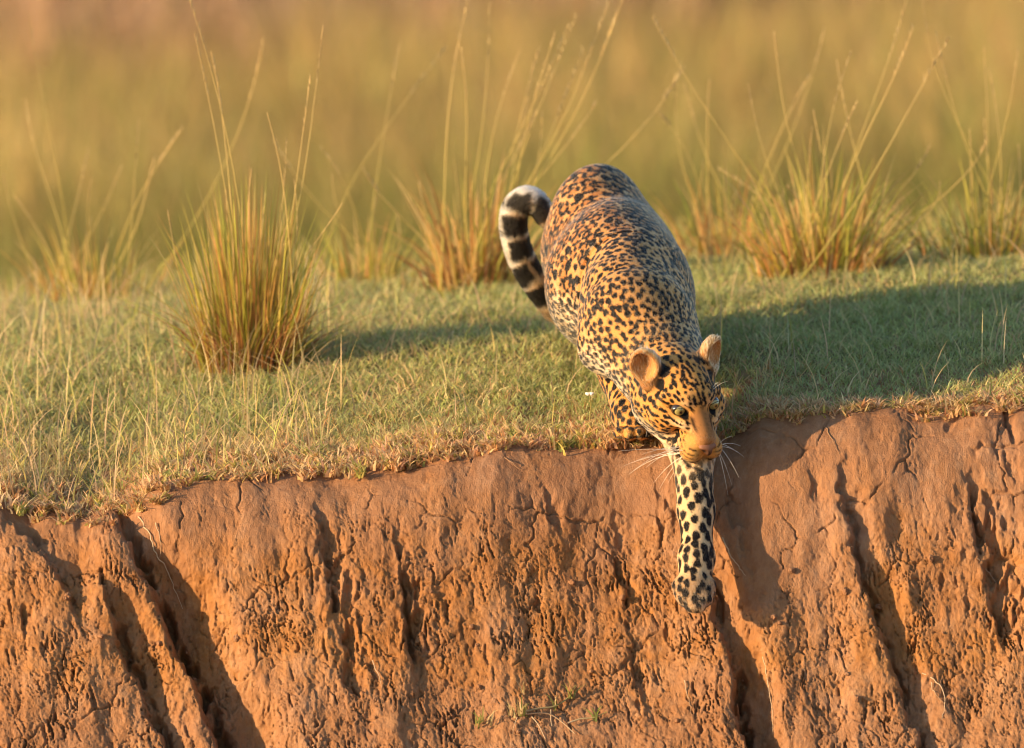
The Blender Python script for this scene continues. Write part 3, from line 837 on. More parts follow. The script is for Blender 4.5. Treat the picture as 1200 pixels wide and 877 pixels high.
def tail_coord(p):
    """length along the tail and side of the curl (+1 outside, -1 inside)"""
    best = np.full(len(p), 9.); s = np.zeros(len(p)); side = np.zeros(len(p))
    cen = P(626, 290, 1.0)
    for i in range(len(TP) - 1):
        ab = TP[i + 1] - TP[i]; t = np.clip(((p - TP[i]) @ ab) / (ab @ ab), 0, 1)
        v = p - TP[i] - t[:, None] * ab; d = np.sqrt((v ** 2).sum(1)); m = d < best
        rad = TP[i] - cen; rad = rad / np.linalg.norm(rad)
        best[m] = d[m]; s[m] = (TS[i] + t * np.linalg.norm(ab))[m]; side[m] = ((v @ rad) / (d + 1e-6))[m]
    return s, side


BACK = np.array([-.16, .95, .20]); BACK /= np.linalg.norm(BACK)


def flow(p, G):
    """direction in which the coat lies"""
    n = len(p); f = np.zeros((n, 3)); W = np.zeros(n)
    hl = head_local(p)
    hf = np.stack([hl[:, 0] * 9.0, np.full(n, -1.0), hl[:, 2] * 4 + .15], 1)
    hf[:, 1] = np.where(hl[:, 1] > .1, -.4, -1.0)
    hf = hf @ HR.T
    def add(g, v, k=.012):
        nonlocal f, W
        w = np.exp(-np.clip(G[g] + .02, 0, 1) / k)
        v = np.broadcast_to(v, (n, 3)); v = v / (np.linalg.norm(v, axis=1)[:, None] + 1e-9)
        f = f + v * w[:, None]; W = W + w
    add('body', BACK); add('neck', BACK + np.array([-.1, 0, .1])); add('head', hf)
    add('ear', np.broadcast_to(HR[:, 2], (n, 3)) - .4 * HR[:, 1])
    add('leg', np.array([.1, -.3, -1])); add('paw', np.array([0, -1, -.2])); add('hind', np.array([0, 0, -1.]))
    add('leg2', WR2 - EL2); add('paw2', TO)
    ts, _ = tail_coord(p)
    i = np.clip(np.searchsorted(TS, ts) - 1, 0, len(TP) - 2)
    add('tail', (TP[i + 1] - TP[i]))
    return f / (np.linalg.norm(f, axis=1)[:, None] + 1e-9)


TAN, GOLD, CREAM, WHITE, BLACK, BROWN = (np.array(c) for c in ((.48, .24, .082), (.55, .258, .060), (.66, .50, .30), (.74, .66, .53), (.006, .005, .004), (.30, .155, .06)))


def weights(G, k=.010):
    w = {g: np.exp(-np.clip(G[g] + .03, 0, 1) / k) for g in GROUPS}
    t = sum(w.values()) + 1e-12
    return {g: w[g] / t for g in GROUPS}


def spot_pitch(p, nrm, G):
    """distance between neighbouring spots over the coat"""
    w = weights(G); hl = head_local(p)
    front = smooth(.40, .12, p[:, 1])                     # small solid spots on the fore part, rosettes behind
    body = .0285 - .0045 * smooth(.80, .45, p[:, 1]) - .0085 * front
    neck = .0135
    head = np.where(hl[:, 1] < 0, .0112, .0095) + .003 * smooth(.03, -.05, hl[:, 2]) * 0
    return w['body'] * body + w['neck'] * neck + w['head'] * head + w['ear'] * .05 + (w['leg'] + w['leg2']) * .0185 + (w['paw'] + w['paw2']) * .013 + w['hind'] * .022 + w['tail'] * .026


def scatter_spots(V, N, G):
    r = spot_pitch(V, N, G)
    hl = head_local(V); w = weights(G)
    order = rng.permutation(len(V)); cell = {}; pick_ = []
    cs = .010
    Vq = np.floor(V / cs).astype(int)
    for i in order[:85000]:
        ri = r[i]; m = int(math.ceil(ri / cs)); a, b, c = Vq[i]; ok = True
        for x in range(a - m, a + m + 1):
            for y in range(b - m, b + m + 1):
                for z in range(c - m, c + m + 1):
                    for j in cell.get((x, y, z), ()):
                        if (V[j, 0] - V[i, 0]) ** 2 + (V[j, 1] - V[i, 1]) ** 2 + (V[j, 2] - V[i, 2]) ** 2 < (.5 * (ri + r[j])) ** 2 * .80:
                            ok = False; break
                    if not ok: break
                if not ok: break
            if not ok: break
        if ok:
            pick_.append(i); cell.setdefault(tuple(Vq[i]), []).append(i)
    return np.array(pick_)


def coat(p, nrm, G, SP):
    """colour of the coat at surface points"""
    w = weights(G); hl = head_local(p); x, y, z = np.abs(hl[:, 0]), hl[:, 1], hl[:, 2]
    zm = z + MZ * smooth(.05, .08, y)                     # height measured along the muzzle
    n = len(p)
    nz3 = noise3(p * 60, 5); nz1 = noise3(p * 16, 6)
    low = smooth(.15, -.55, nrm[:, 2])                    # paler underside
    base = TAN[None] * (1 + .12 * nz1[:, None]) + 0 * p
    front = smooth(.42, .10, p[:, 1])[:, None]
    base = base * (1 - .55 * front) + GOLD * (.55 * front)
    base = base + (CREAM - base) * (low * .85 * (w['body'] + w['neck'] + w['hind']))[:, None]
    legw = (w['leg2'] + w['paw2'])[:, None]
    base = base + (np.array((.60, .43, .235)) - base) * legw * .9
    base = base + ((GOLD) - base) * (w['leg'] + w['paw'])[:, None] * .7
    base = base + (np.array((.34, .20, .10)) - base) * (legw[:, 0] * smooth(.030, -.012, (p - PW2) @ -TO))[:, None] * .85
    # head
    hw = (w['head'])[:, None]
    hb = GOLD[None] * (1 + .10 * nz1[:, None]) + 0 * p
    def mixin(c, m): 
        nonlocal hb
        hb = hb + (np.array(c) - hb) * np.clip(m, 0, 1)[:, None]
    mixin(CREAM * 1.05, .9 * smooth(-.020, -.042, z) * smooth(.085, .06, y))                      # lower cheek
    mixin(CREAM * 1.08, .95 * np.exp(-(((x - .036) / .016) ** 2 + ((z - .004) / .0075) ** 2)) * (y > .03))      # under the eye
    mixin(CREAM, .65 * np.exp(-(((x - .024) / .012) ** 2 + ((z - .040) / .008) ** 2)) * (y > .03))      # above the eye
    bridge = smooth(.023, .016, x) * smooth(.066, .076, y) * smooth(-.016, -.008, zm)
    mixin((.31, .145, .052), bridge * .92)
    speck = smooth(.25, .6, noise3(p * 330, 15)) * smooth(.055, .07, y) * smooth(.030, .018, x) * smooth(-.030, -.012, zm)
    mixin((.16, .075, .03), speck * .55)
    pad = np.exp(-(((x - .020) / .015) ** 2 + ((y - .100) / .022) ** 2 + ((zm + .030) / .019) ** 2))
    mixin((.62, .38, .12), pad * .8)
    mixin(WHITE, smooth(-.049, -.053, zm) * smooth(.03, .06, y) * .95)                        # chin
    base = base + (hb - base) * hw
    # ears: orange, the cup's inner shade painted on as dark brown, pale rim tufts
    ew = w['ear'][:, None]
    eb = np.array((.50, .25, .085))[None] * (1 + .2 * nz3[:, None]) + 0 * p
    cup_shade = smooth(.2, .8, nrm @ HR[:, 1]) * smooth(-.6, .4, nz3)
    eb = eb + (np.array((.15, .07, .03)) - eb) * cup_shade[:, None] * .85
    back = smooth(.05, -.35, nrm @ HR[:, 1])
    eb = eb + (BLACK * 2 - eb) * (back * smooth(.085, .07, z))[:, None] * .8
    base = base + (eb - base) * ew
    # tail
    ts, side = tail_coord(p)
    tf = ts / TS[-1]
    tb = TAN * .5 + CREAM * .5
    tcol = tb[None] + (WHITE - tb)[None] * (smooth(.0, .6, side) * smooth(.25, .6, tf))[:, None]
    ph = ts / .050 + .12 * noise3(p * 45, 9)
    fr = ph - np.floor(ph)
    band = smooth(.06, .14, fr) * (1 - smooth(.84, .92, fr)) * smooth(.30, .42, tf)
    band = band * (1 - .95 * smooth(.62, .86, side + .2 * nz3)) * np.where(np.abs(side + .15) < .10, .3 + .7 * (tf > .62), 1)
    # spots
    tree, sc, st, sb, sr, styp, sseed, sel_ = SP
    dark = np.zeros(n); inner = np.zeros(n)
    near = np.empty((n, 3), int)
    find = tree.find_n
    for i, q in enumerate(p.tolist()):
        near[i] = [t[1] for t in find(q, 3)]
    for k in range(3):
        j = near[:, k]; v = p - sc[j]
        vt, vb = (v * st[j]).sum(1), (v * sb[j]).sum(1); vn = np.sqrt(np.maximum((v ** 2).sum(1) - vt ** 2 - vb ** 2, 0))
        el = sel_[j]
        rho = np.sqrt((vt / el) ** 2 + (vb * np.sqrt(el)) ** 2 + (vn * .6) ** 2) / sr[j]
        ang = np.arctan2(vt, vb)
        rho = rho + .12 * noise3(p / sr[j][:, None] * .95 + sseed[j][:, None] * 31.7, 3) + .04 * np.sin(3 * ang + sseed[j] * 6.28)
        solid = 1 - smooth(.41, .455, rho)
        gap = np.cos(np.round(3.0 + 1.4 * sseed[j]) * ang + 17 * sseed[j]) + .5 * noise3(p / sr[j][:, None] * 1.8, 4)
        ring = smooth(.235, .275, rho) * (1 - smooth(.53, .57, rho)) * smooth(-.78, -.62, gap)
        dark = np.maximum(dark, np.where(styp[j] > .5, ring, solid))
        inner = np.maximum(inner, np.where(styp[j] > .5, 1 - smooth(.25, .6, rho), 0))
    dark *= (1 - smooth(.45, .9, w['ear'])) * (1 - w['tail'] * smooth(.30, .42, tf))
    base = base + (base * np.array((.72, .56, .44)) - base) * (inner * .85)[:, None]
    # face: no spots on the bridge, muzzle, chin and round the eyes
    eyed = np.sqrt(((x - .0345) / 1.35) ** 2 + (z - .0235) ** 2 + ((y - .055) * .6) ** 2)
    clear = np.clip(bridge * 1.3 + smooth(.074, .084, y) * smooth(.012, -.004, zm) + smooth(-.050, -.056, zm) * (y > .02) + smooth(.0165, .0135, eyed), 0, 1)
    dark *= 1 - clear * hw[:, 0]
    base = base + (tcol - base) * (w['tail'] * smooth(.05, .25, tf))[:, None]
    dark = np.maximum(dark, band * w['tail'])
    # dark rim and tear line of the eye, lips, rows of whisker spots
    H = hw[:, 0] > .5
    eye2 = np.sqrt(((x - .0345) / .0138) ** 2 + ((z - .0232 - .20 * (x - .0345)) / .0082) ** 2)
    rim = (1 - smooth(.98, 1.16, eye2)) * (y > .035)
    tear = np.exp(-(((x - .0175 + .12 * (.014 - z)) / .0026) ** 2)) * smooth(.022, .016, z) * smooth(-.002, .006, z) * (y > .05)
    line = np.exp(-(((z - .030 - (x - .050) * .3) / .0022) ** 2)) * smooth(.045, .050, x) * smooth(.066, .058, x) * (y > .01)
    lip = np.exp(-((zm + .0475 - .004 * smooth(.10, .06, y)) / .0055) ** 2) * smooth(.050, .062, y)
    corner = np.exp(-(((x - .036) / .007) ** 2 + ((y - .060) / .011) ** 2 + ((zm + .044) / .009) ** 2)) * 1.3
    rows = 0
    for zz in (-.017, -.0245, -.032, -.0395):
        rows = np.maximum(rows, np.exp(-(((zm - zz + (y - .1) * .25) / .0018) ** 2)) * smooth(.012, .016, x) * smooth(.068, .078, y) * smooth(.122, .112, y) * smooth(-.3, .1, noise3(p * 260, 12)))
    face = np.clip(np.maximum.reduce([rim, tear * .95, line * .9, lip, corner, rows * .95]), 0, 1) * H
    dark = np.clip(np.maximum(dark, face), 0, 1)
    return base * (1 - dark[:, None]) + BLACK * dark[:, None], dark


def build_leopard():
    root = empty('leopard', (float(P(742, 510, 0)[0]), 0.3, GZ(.2, .3)))
    tag(root, 'spotted leopard stepping down over the edge of the clay bank, tail curled', 'leopard')
    V, F = surface_net(.0030)
    N = sdf_normal(V)
    _, G = sdf(V, True)
    si = scatter_spots(V, N, G)
    sc, sn = V[si], N[si]; Gs = {g: G[g][si] for g in GROUPS}
    st = flow(sc, Gs); st = st - sn * (st * sn).sum(1)[:, None]; st /= np.linalg.norm(st, axis=1)[:, None] + 1e-9
    sb = np.cross(sn, st)
    ws = weights(Gs)
    sr = spot_pitch(sc, sn, Gs) * rng.uniform(.88, 1.10, len(si))
    ros = smooth(.20, .42, sc[:, 1]) * ws['body'] + .6 * ws['hind']
    styp = (rng.random(len(si)) < ros * .93).astype(float)
    sr = sr * np.where(styp > .5, 1.10, 1.0) * (1 + .10 * ws['leg2'] + .05 * ws['body'])
    tree = kdtree.KDTree(len(si))
    for i, c in enumerate(sc): tree.insert(c, i)
    tree.balance()
    el = 1.12 + .22 * ws['leg2'] + .15 * ws['head'] + .12 * rng.standard_normal(len(si))
    SP = (tree, sc, st, sb, sr, styp, rng.random(len(si)), np.clip(el, .85, 1.6))
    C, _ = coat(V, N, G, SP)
    m, nd, lk, b = material('leopard_skin', .75, .15)
    at = nd.new('ShaderNodeAttribute'); at.attribute_name = 'tint'; lk.new(at.outputs['Color'], b.inputs['Base Color'])
    body = mesh_obj('body', V, F, m, root, color=C.clip(.005, .9))
    # ---- coat of hair
    tri = np.concatenate([F[:, [0, 1, 2]], F[:, [0, 2, 3]]])
    a, b_, c = V[tri[:, 0]], V[tri[:, 1]], V[tri[:, 2]]
    ar = .5 * np.linalg.norm(np.cross(b_ - a, c - a), axis=1)
    cen = (a + b_ + c) / 3
    hl = head_local(cen)
    on_head = (np.abs(hl) < [.1, .14, .12]).all(1)
    facing = (np.cross(b_ - a, c - a) @ -FWD) / (2 * ar + 1e-12)
    dens = np.where(on_head, 2.2, 1.0) * np.where(facing < -.35, .3, 1.0)
    n = HAIRS
    t = rng.choice(len(tri), n, p=ar * dens / (ar * dens).sum()); t = t[np.argsort(cen[t, 0] // .05 * 1000 + cen[t, 1])]
    u, v = rng.random(n), rng.random(n); fl = u + v > 1; u[fl], v[fl] = 1 - u[fl], 1 - v[fl]
    p = a[t] + (b_ - a)[t] * u[:, None] + (c - a)[t] * v[:, None]
    nr = sdf_normal(p); _, Gh = sdf(p, True)
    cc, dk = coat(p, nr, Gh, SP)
    wh = weights(Gh); hl = head_local(p); y = hl[:, 1]
    fd = flow(p, Gh) + .09 * rng.standard_normal((n, 3))
    fd = fd - nr * (fd * nr).sum(1)[:, None]; fd /= np.linalg.norm(fd, axis=1)[:, None] + 1e-9
    headlen = np.where(y > .04, .0042, np.where(hl[:, 2] < -.02, .0085, .0045))
    L = wh['body'] * .0058 + wh['neck'] * .0065 + wh['head'] * headlen + wh['ear'] * .0075 + (wh['leg'] + wh['leg2']) * .0055 + (wh['paw'] + wh['paw2']) * .006 + wh['hind'] * .01 + wh['tail'] * .011
    L = L * (1 + .8 * smooth(-.1, -.7, nr[:, 2]) * (wh['body'] + wh['neck'])) * rng.uniform(.85, 1.15, n)
    ew = np.maximum.reduce([np.exp(-(((np.abs(hl[:, 0]) - .0345) / .021) ** 2 + ((hl[:, 2] - .0235) / .016) ** 2)) * (y > .03)])
    L = L * (1 - .6 * ew)
    lift = .30 + .15 * rng.random(n) + .25 * wh['tail'] + .15 * wh['paw2']
    seg = 4; tt = np.linspace(0, 1, seg)
    tuft = (wh['ear'] > .6) & (rng.random(n) < .10) & ((nr @ HR[:, 1]) > .1)
    L = np.where(tuft, rng.uniform(.009, .017, n), L); cc = np.where(tuft[:, None], CREAM * .9, cc)
    pts = np.stack([p - nr * .001 + fd * tk * L[:, None] + nr * (lift * (tk - .45 * tk * tk) * L)[:, None] for tk in tt], 1)
    hc = bpy.data.hair_curves.new('fur'); hc.add_curves([seg] * n)
    hc.attributes['position'].data.foreach_set('vector', pts.astype(np.float32).ravel())
    ra = hc.attributes.get('radius') or hc.attributes.new('radius', 'FLOAT', 'POINT')
    rad = (np.array([1, .95, .7, .18])[None] * (.00048 * rng.uniform(.8, 1.2, n))[:, None] * np.where(y > .04, .8, 1)[:, None])
    ra.data.foreach_set('value', rad.astype(np.float32).ravel())
    ca = hc.attributes.new('tint', 'FLOAT_COLOR', 'CURVE')
    cc = cc * (1 + .14 * rng.standard_normal((n, 1))).clip(.6, 1.5)
    ca.data.foreach_set('color', np.concatenate([cc.clip(.004, .92), np.ones((n, 1))], 1).astype(np.float32).ravel())
    fm = bpy.data.materials.new('fur'); fm.use_nodes = True; nd = fm.node_tree.nodes; lk = fm.node_tree.links
    nd.remove(nd['Principled BSDF'])
    hb = nd.new('ShaderNodeBsdfHairPrincipled'); hb.model = 'CHIANG'; hb.parametrization = 'COLOR'
    hb.inputs['Roughness'].default_value = .6; hb.inputs['Radial Roughness'].default_value = .6
    at = nd.new('ShaderNodeAttribute'); at.attribute_name = 'tint'
    lk.new(at.outputs['Color'], hb.inputs['Color']); lk.new(hb.outputs[0], nd['Material Output'].inputs[0])
    hc.materials.append(fm)
    ho = bpy.data.objects.new('fur', hc); col.objects.link(ho); ho.parent = root; ho.matrix_parent_inverse = Matrix.Translation(-root.location)
    tag(ho, kind='stuff')
    return root, V, N


HAIRS = 480000
if 'leopard' not in SKIP:
    LEO, LV, LN = build_leopard()


# ------------------------------------------------------------------ eyes, nose, whiskers
def uv_ball(n=28, m=40):
    th = np.linspace(0, math.pi, n); ph = np.arange(m) * 2 * math.pi / m
    T, H = np.meshgrid(th, ph, indexing='ij')
    V = np.stack([np.sin(T) * np.cos(H), np.cos(T), np.sin(T) * np.sin(H)], -1).reshape(-1, 3)     # pole on +y
    i = np.arange(n * m).reshape(n, m); j = np.roll(i, -1, 1)
    return V, np.stack([i[:-1], i[1:], j[1:], j[:-1]], -1).reshape(-1, 4), T.ravel(), H.ravel()


def build_face(root):
    # eyes
    m, nd, lk, b = material('eye', .06, .5)
    b.inputs['Coat Weight'].default_value = 1.0; b.inputs['Coat Roughness'].default_value = .02
    at = nd.new('ShaderNodeAttribute'); at.attribute_name = 'tint'; lk.new(at.outputs['Color'], b.inputs['Base Color'])
    lm, nd, lk, lb = material('eyelid_skin', .8, .05)
    lb.inputs['Base Color'].default_value = (.006, .005, .004, 1)
    ER = .0132 * HS
    for s, c in zip((-1, 1), EYES):
        gz = HR @ np.array([.05 + .10 * s, 1.0, .12]); gz /= np.linalg.norm(gz)
        rx = HR[:, 0] - gz * (HR[:, 0] @ gz); rx /= np.linalg.norm(rx); uz = np.cross(rx, gz); uz = uz if uz[2] > 0 else -uz
        M = np.stack([rx, gz, uz], 1)
        V, F, T, H = uv_ball(40, 48)
        streak = .5 + .5 * np.sin(H * 23) * np.sin(H * 11 + 1)
        cols = np.array((.40, .35, .12))[None] * (.75 + .35 * streak[:, None]) * (1 + .25 * np.sin(T * 9))[:, None]
        cols = np.where((T < .36)[:, None], np.array((.28, .20, .05)), cols)
        cols = np.where((T > .86)[:, None], np.array((.05, .038, .02)), cols)
        cols = np.where((T > 1.0)[:, None], np.array((.03, .022, .016)), cols)
        cols = np.where((T < .24)[:, None], np.array((.004, .004, .004)), cols)
        bulge = 1 + .05 * smooth(.8, .3, T)
        eye = mesh_obj('eye', c + (V * bulge[:, None] * ER) @ M.T, F, m, root, color=cols)
        # eyelids: almond shaped dark rim laid on the eyeball
        t = np.linspace(0, 2 * math.pi, 49)[:-1]
        ax_, az_ = 1.00 * np.cos(t), np.where(np.sin(t) > 0, .54, .54) * np.sin(t)
        ax_ = ax_; tilt = R(12) * s
        gx, gy = ax_ * math.cos(tilt) - az_ * math.sin(tilt), ax_ * math.sin(tilt) + az_ * math.cos(tilt)
        gy = gy - .03
        def ring(scale, rad):
            a = np.hypot(gx, gy) * scale; f = np.arctan2(gy, gx)
            return c + (np.stack([np.sin(a) * np.cos(f), np.cos(a), np.sin(a) * np.sin(f)], -1) * rad) @ M.T
        rings = [ring(.97, ER * .98), ring(.98, ER * 1.035), ring(1.03, ER * 1.055), ring(1.09, ER * 1.045), ring(1.20, ER * .96)]
        V = np.concatenate(rings); k = len(t); i = np.arange(5 * k).reshape(5, k); j = np.roll(i, -1, 1)
        mesh_obj('eyelid', V, np.stack([i[:-1], j[:-1], j[1:], i[1:]], -1).reshape(-1, 4), lm, eye)
    # nose leather
    m, nd, lk, b = material('nose_leather', .5, .35)
    at = nd.new('ShaderNodeAttribute'); at.attribute_name = 'tint'; lk.new(at.outputs['Color'], b.inputs['Base Color'])
    tx = nd.new('ShaderNodeTexNoise'); tx.inputs['Scale'].default_value = 900
    bp = nd.new('ShaderNodeBump'); bp.inputs['Strength'].default_value = .4; bp.inputs['Distance'].default_value = .001
    lk.new(tx.outputs[0], bp.inputs['Height']); lk.new(bp.outputs[0], b.inputs['Normal'])
    V, F, T, H = uv_ball(40, 56)
    x, y, z = V.T
    wide = np.interp(z, [-1, -.35, .3, .8, 1], [.30, .55, 1.0, .92, .8])
    nx, ny, nz = x * .0178 * wide, y * .0095, z * .0125
    nost = np.exp(-(((np.abs(nx) - .0098) / .0046) ** 2 + ((nz + .0020) / .0034) ** 2)) * (y > 0)
    phil = np.exp(-((nx / .0012) ** 2)) * smooth(.002, -.003, nz) * (y > 0)
    ny = ny - nost * .0035 - phil * .0012
    cols = np.array((.26, .115, .06))[None] * (1 - .93 * np.clip(nost * 1.3 + .7 * phil, 0, 1))[:, None] * np.interp(z, [-1, -.3, .4, 1], [.12, .55, 1.0, 1.05])[:, None]
    W = HC + (np.stack([nx, .1145 + ny - nz * .40, -.0150 - MZ + nz], -1) * HS) @ HR.T
    mesh_obj('nose', W, F, m, root, color=cols)
    # whiskers
    m, nd, lk, b = material('whisker', .3, .5)
    b.inputs['Base Color'].default_value = (.85, .80, .70, 1)
    def whisker(a, e, sag, w=.00065):
        t = np.linspace(0, 1, 10)[:, None]
        pts = a + (e - a) * t + np.array([0, 0, 1.0]) * sag * (t - t * t) * 4
        V, F = tube(pts, (w * (1 - .8 * t)).ravel(), 5)
        mesh_obj('whisker', V, F, m, root)
    for k, (tx_, ty_, sag) in enumerate([(724, 529, .004), (731, 546, .006), (737, 556, .010), (742, 552, .008), (766, 566, .008), (773, 573, .006), (752, 533, .005), (757, 548, .006), (783, 566, .004), (745, 540, .004)]):
        a = HL(-.026 - .004 * (k % 3), .100 - .006 * (k % 4), -.027 - MZ - .006 * (k % 3))
        whisker(a, P(tx_, ty_, -.20 + .05 * (k % 3)), sag)
    for k, (tx_, ty_, sag) in enumerate([(859, 511, .004), (868, 523, .006), (872, 536, .008), (866, 560, .010), (853, 580, .008), (858, 570, .008), (864, 530, .004)]):
        a = HL(.026 + .003 * (k % 3), .100 - .006 * (k % 4), -.027 - MZ - .006 * (k % 3))
        whisker(a, P(tx_, ty_, -.17 + .03 * (k % 3)), sag)
    for a, e in (((-.060, .01, -.012), (729, 481)), ((.030, .045, .045), (853, 447)), ((.032, .042, .045), (843, 448)), ((-.060, .00, -.03), (757, 512))):
        whisker(HL(*a), P(*e, -.16), .004, .0005)


if 'leopard' not in SKIP: build_face(LEO)


# ------------------------------------------------------------------ small things on the bank
ROOTM = leaf_material('dry_fibre', 0.15, 0.7)


def bank_line(pixels, lift=.004, per=5):
    pts = []
    for px, py in pixels:
        p = bank_at(px, py); pts.append(p + np.array([0, -lift, lift * .4]))
    return catmull(pts, per)


def fibre(name, label, cat, pixels, w, c0, c1, group=None, lift=.004):
    pts = bank_line(pixels, lift); n = len(pts)
    pts[1:-1] += rng.normal(0, .0012, (n - 2, 3))
    t = np.linspace(0, 1, n)[:, None]
    V, F = tube(pts, w * (1 - .6 * t.ravel()), 5)
    o = mesh_obj(name, V, F, ROOTM, color=np.repeat(np.array(c0) * (1 - t) + np.array(c1) * t, 5, 0))
    tag(o, label, cat, group)
    return o


def build_small():
    pale, brown = (.62, .47, .30), (.34, .20, .11)
    fibre('dry_root', 'long thin pale root trailing into the widest dark gully', 'root', [(163, 606), (176, 628), (183, 650), (196, 668), (204, 690), (215, 715)], .0016, pale, (.5, .36, .22))
    fibre('dry_root', 'short forked root beside the top of the widest gully', 'root', [(183, 614), (190, 640), (186, 662)], .0012, pale, brown)
    fibre('dry_straw', 'dry straw lying on the smooth crust beside the standing front paw', 'straw', [(583, 523), (594, 538), (608, 550)], .0014, brown, brown)
    fibre('dry_straw', 'slanting straw on the lit clay between the paw and its shadow', 'straw', [(845, 630), (853, 648), (862, 662), (871, 676)], .0014, pale, pale)
    fibre('dry_straw', 'upright straw standing in the dark gully below the raised paw', 'straw', [(890, 770), (897, 800), (901, 835), (902, 862)], .0013, pale, pale)
    fibre('dry_straw', 'loose looping straw by the gully past the leg shadow', 'straw', [(1075, 790), (1092, 800), (1102, 820), (1098, 845)], .0014, pale, pale)
    fibre('dry_straw', 'short straw crossing that looping straw', 'straw', [(1086, 800), (1090, 815), (1100, 826)], .0012, pale, brown)
    fibre('dry_straw', 'faint straw on the clay below the raised paw', 'straw', [(800, 798), (804, 820), (808, 844)], .0012, pale, brown)
    fibre('dry_straw', 'straw sticking out beside the two gullies under the dry fringe', 'straw', [(438, 775), (446, 800), (452, 822)], .0012, pale, brown)
    fibre('dry_straw', 'thin straw on the shaded crust beside the leopard shadow', 'straw', [(965, 500), (975, 520), (985, 545)], .0012, brown, brown)
    fibre('dry_straw', 'crooked straw at the far shaded end of the bank', 'straw', [(1140, 655), (1152, 668), (1165, 690)], .0013, pale, brown)
    # creeping grass runner with leaves and roots
    p = bank_at(632, 838)
    root = empty('grass_runner', p); tag(root, 'half dry creeping grass runner with green tips on the bare clay', 'weed')
    def piece(name, pixels, w, c0, c1, lift=.008):
        pts = bank_line(pixels, lift); t = np.linspace(0, 1, len(pts))[:, None]
        V, F = tube(pts, w * (1 - .5 * t.ravel()), 5)
        mesh_obj(name, V, F, ROOTM, root, color=np.repeat(np.array(c0) * (1 - t) + np.array(c1) * t, 5, 0))
    piece('runner', [(612, 836), (630, 832), (647, 830), (660, 823), (669, 815)], .0022, (.42, .30, .17), (.36, .34, .12))
    piece('runner', [(615, 838), (640, 838), (658, 848), (672, 861)], .0018, brown, pale)
    piece('runner', [(664, 849), (680, 844), (695, 842), (710, 836)], .0017, pale, (.34, .33, .10))
    piece('rootlet', [(622, 842), (630, 852), (638, 868)], .0014, pale, pale)
    piece('rootlet', [(606, 842), (602, 854), (600, 866)], .0012, pale, brown)
    piece('rootlet', [(644, 834), (645, 846), (646, 853)], .0013, pale, pale)
    def leaf_at(px, py, n, green, par):
        b = bank_at(px, py) + np.array([0, -.008, .0])
        base = np.repeat(b[None], n, 0) + rng.normal(0, .004, (n, 3))
        ct = pick([(.34, .37, .10), (.62, .48, .24)], (rng.random(n) > green).astype(int))
        V, F, C = blades(base, rng.uniform(.016, .038, n), rng.uniform(0, 6.28, n), rng.uniform(.2, 1.0, n), np.full(n, .0042), rng.normal(0, .7, n), np.stack([ct * .8, ct], 1), 3)
        mesh_obj('leaf_tuft', V, F, GRASS, par, color=C)
    leaf_at(668, 818, 9, .9, root); leaf_at(612, 838, 12, .45, root); leaf_at(597, 838, 7, .2, root); leaf_at(697, 842, 6, .8, root); leaf_at(650, 828, 6, .1, root); leaf_at(615, 812, 5, .2, root)
    r2 = empty('grass_sprout', bank_at(563, 848)); tag(r2, 'tiny green grass sprout with bent dry stems on the clay', 'weed')
    leaf_at(563, 848, 9, .8, r2); leaf_at(575, 850, 5, .2, r2)
    # small white flower in the stubble beside the standing front leg
    f = P(691, 492, .04); top = P(691, 463, .03)
    fr = empty('white_flower', f); tag(fr, 'tiny white flower in the stubble beside the standing front leg', 'flower')
    V, F = tube(catmull([f, (f + top) / 2 + np.array([.002, 0, 0]), top], 4), np.full(9, .0010), 5)
    mesh_obj('stem', V, F, GRASS, fr, color=np.full((len(V), 3), (.45, .40, .14)))
    wm, _, _, wb = material('petal', .6, .3); wb.inputs['Base Color'].default_value = (.88, .86, .82, 1)
    for s in (-1, 1):
        V, F, T, H = uv_ball(10, 12)
        V = V * (1 + .25 * noise3(V * 1.7 + s, 2)[:, None])
        mesh_obj('petal', top + np.array([s * .0034, 0, .0015]) + V * [.0046, .0026, .0034] + np.stack([0 * V[:, 0], 0 * V[:, 0], np.abs(V[:, 0]) * .0015], 1), F, wm, fr)
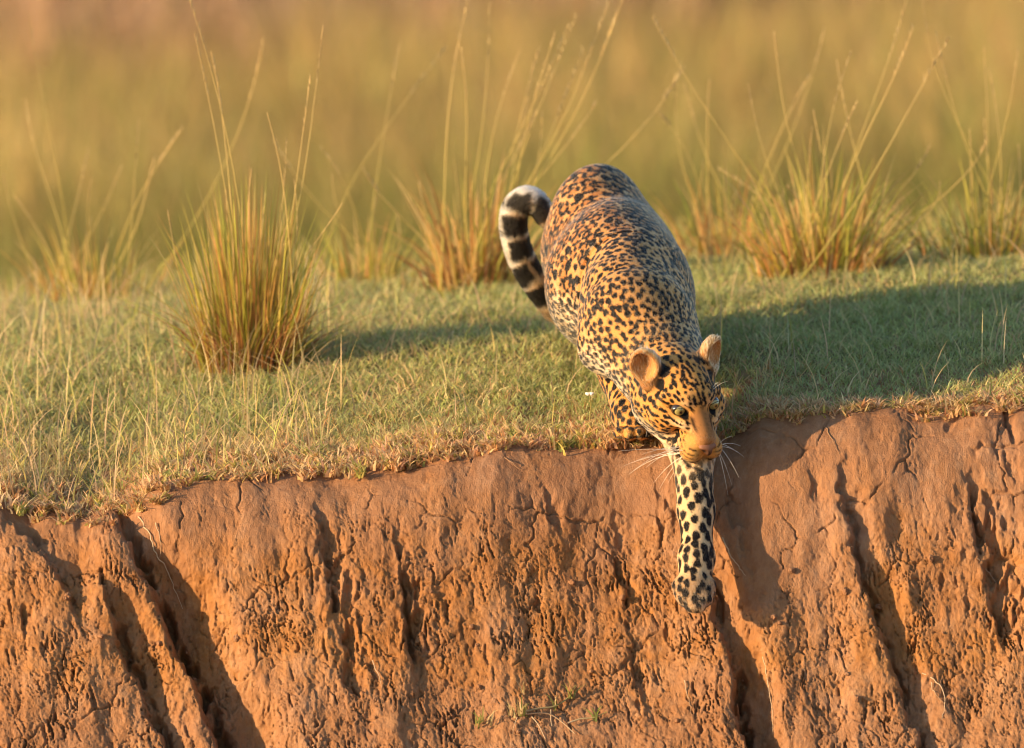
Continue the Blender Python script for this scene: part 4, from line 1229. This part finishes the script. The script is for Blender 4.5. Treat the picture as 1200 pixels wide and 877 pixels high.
    # crumbs of clay lying on ledges of the face
    V0, F0, _, _ = uv_ball(7, 9)
    for i in range(46):
        px, py = rng.uniform(20, 1180), rng.uniform(640, 868)
        r_ = rng.uniform(.003, .007)
        Vc = V0 * r_ * rng.uniform(.7, 1.2, 3) * (1 + .35 * noise3(V0 * 2.1 + i * 7, 4)[:, None])
        o = mesh_obj('clay_crumb', Vc, F0, CLAY, smooth=False, color=np.ones((len(Vc), 3)) * [.7, .3, 0])
        o.location = bank_at(px, py) + np.array([0, -r_ * .35, r_ * .2])
        tag(o, 'small crumb of dry clay resting on the face of the bank', 'clod', 'crumbs of clay on the bank')


build_small()


# dry sods that have slid over the edge and hang on the crust
def build_sods():
    parts = []
    spots = [(rng.uniform(40, 205), 'L') for _ in range(46)] + [(rng.uniform(205, 470), 'M') for _ in range(26)] + [(rng.uniform(455, 540), 'N') for _ in range(26)] + \
            [(rng.uniform(540, 870), 'M') for _ in range(24)] + [(rng.uniform(870, 1010), 'N') for _ in range(26)] + [(rng.uniform(1060, 1200), 'N') for _ in range(34)]
    for px, kind in spots:
        top = np.interp(px, BORDER[:, 0], BORDER[:, 1])
        py = top + {'L': rng.uniform(-6, 22), 'M': rng.uniform(-4, 7), 'N': rng.uniform(-6, 16)}[kind]
        b = bank_at(px, py); n = rng.integers(9, 20); sz = rng.uniform(.6, 1.3)
        base = b + rng.normal(0, .006, (n, 3)) * [sz, .6, .35]
        k = np.where(rng.random(n) < .62, 0, np.where(rng.random(n) < .6, 1, 2))
        ct = pick([(.78, .58, .34), (.58, .34, .17), (.46, .46, .16)], k)
        parts.append(blades(base, rng.uniform(.010, .028, n) * sz, rng.normal(-1.57, 1.3, n), rng.uniform(.4, 2.0, n), rng.uniform(.0035, .0065, n), rng.normal(0, .8, n), np.stack([ct * [.85, .75, .62], ct], 1), 3))
    V, F, C = join(parts)
    tag(mesh_obj('slipped_sod', V, F, GRASS, color=C.clip(.01, .9)), 'crumbled dry sods slipping over the rounded edge of the bank', 'grass', kind='stuff')


build_sods()
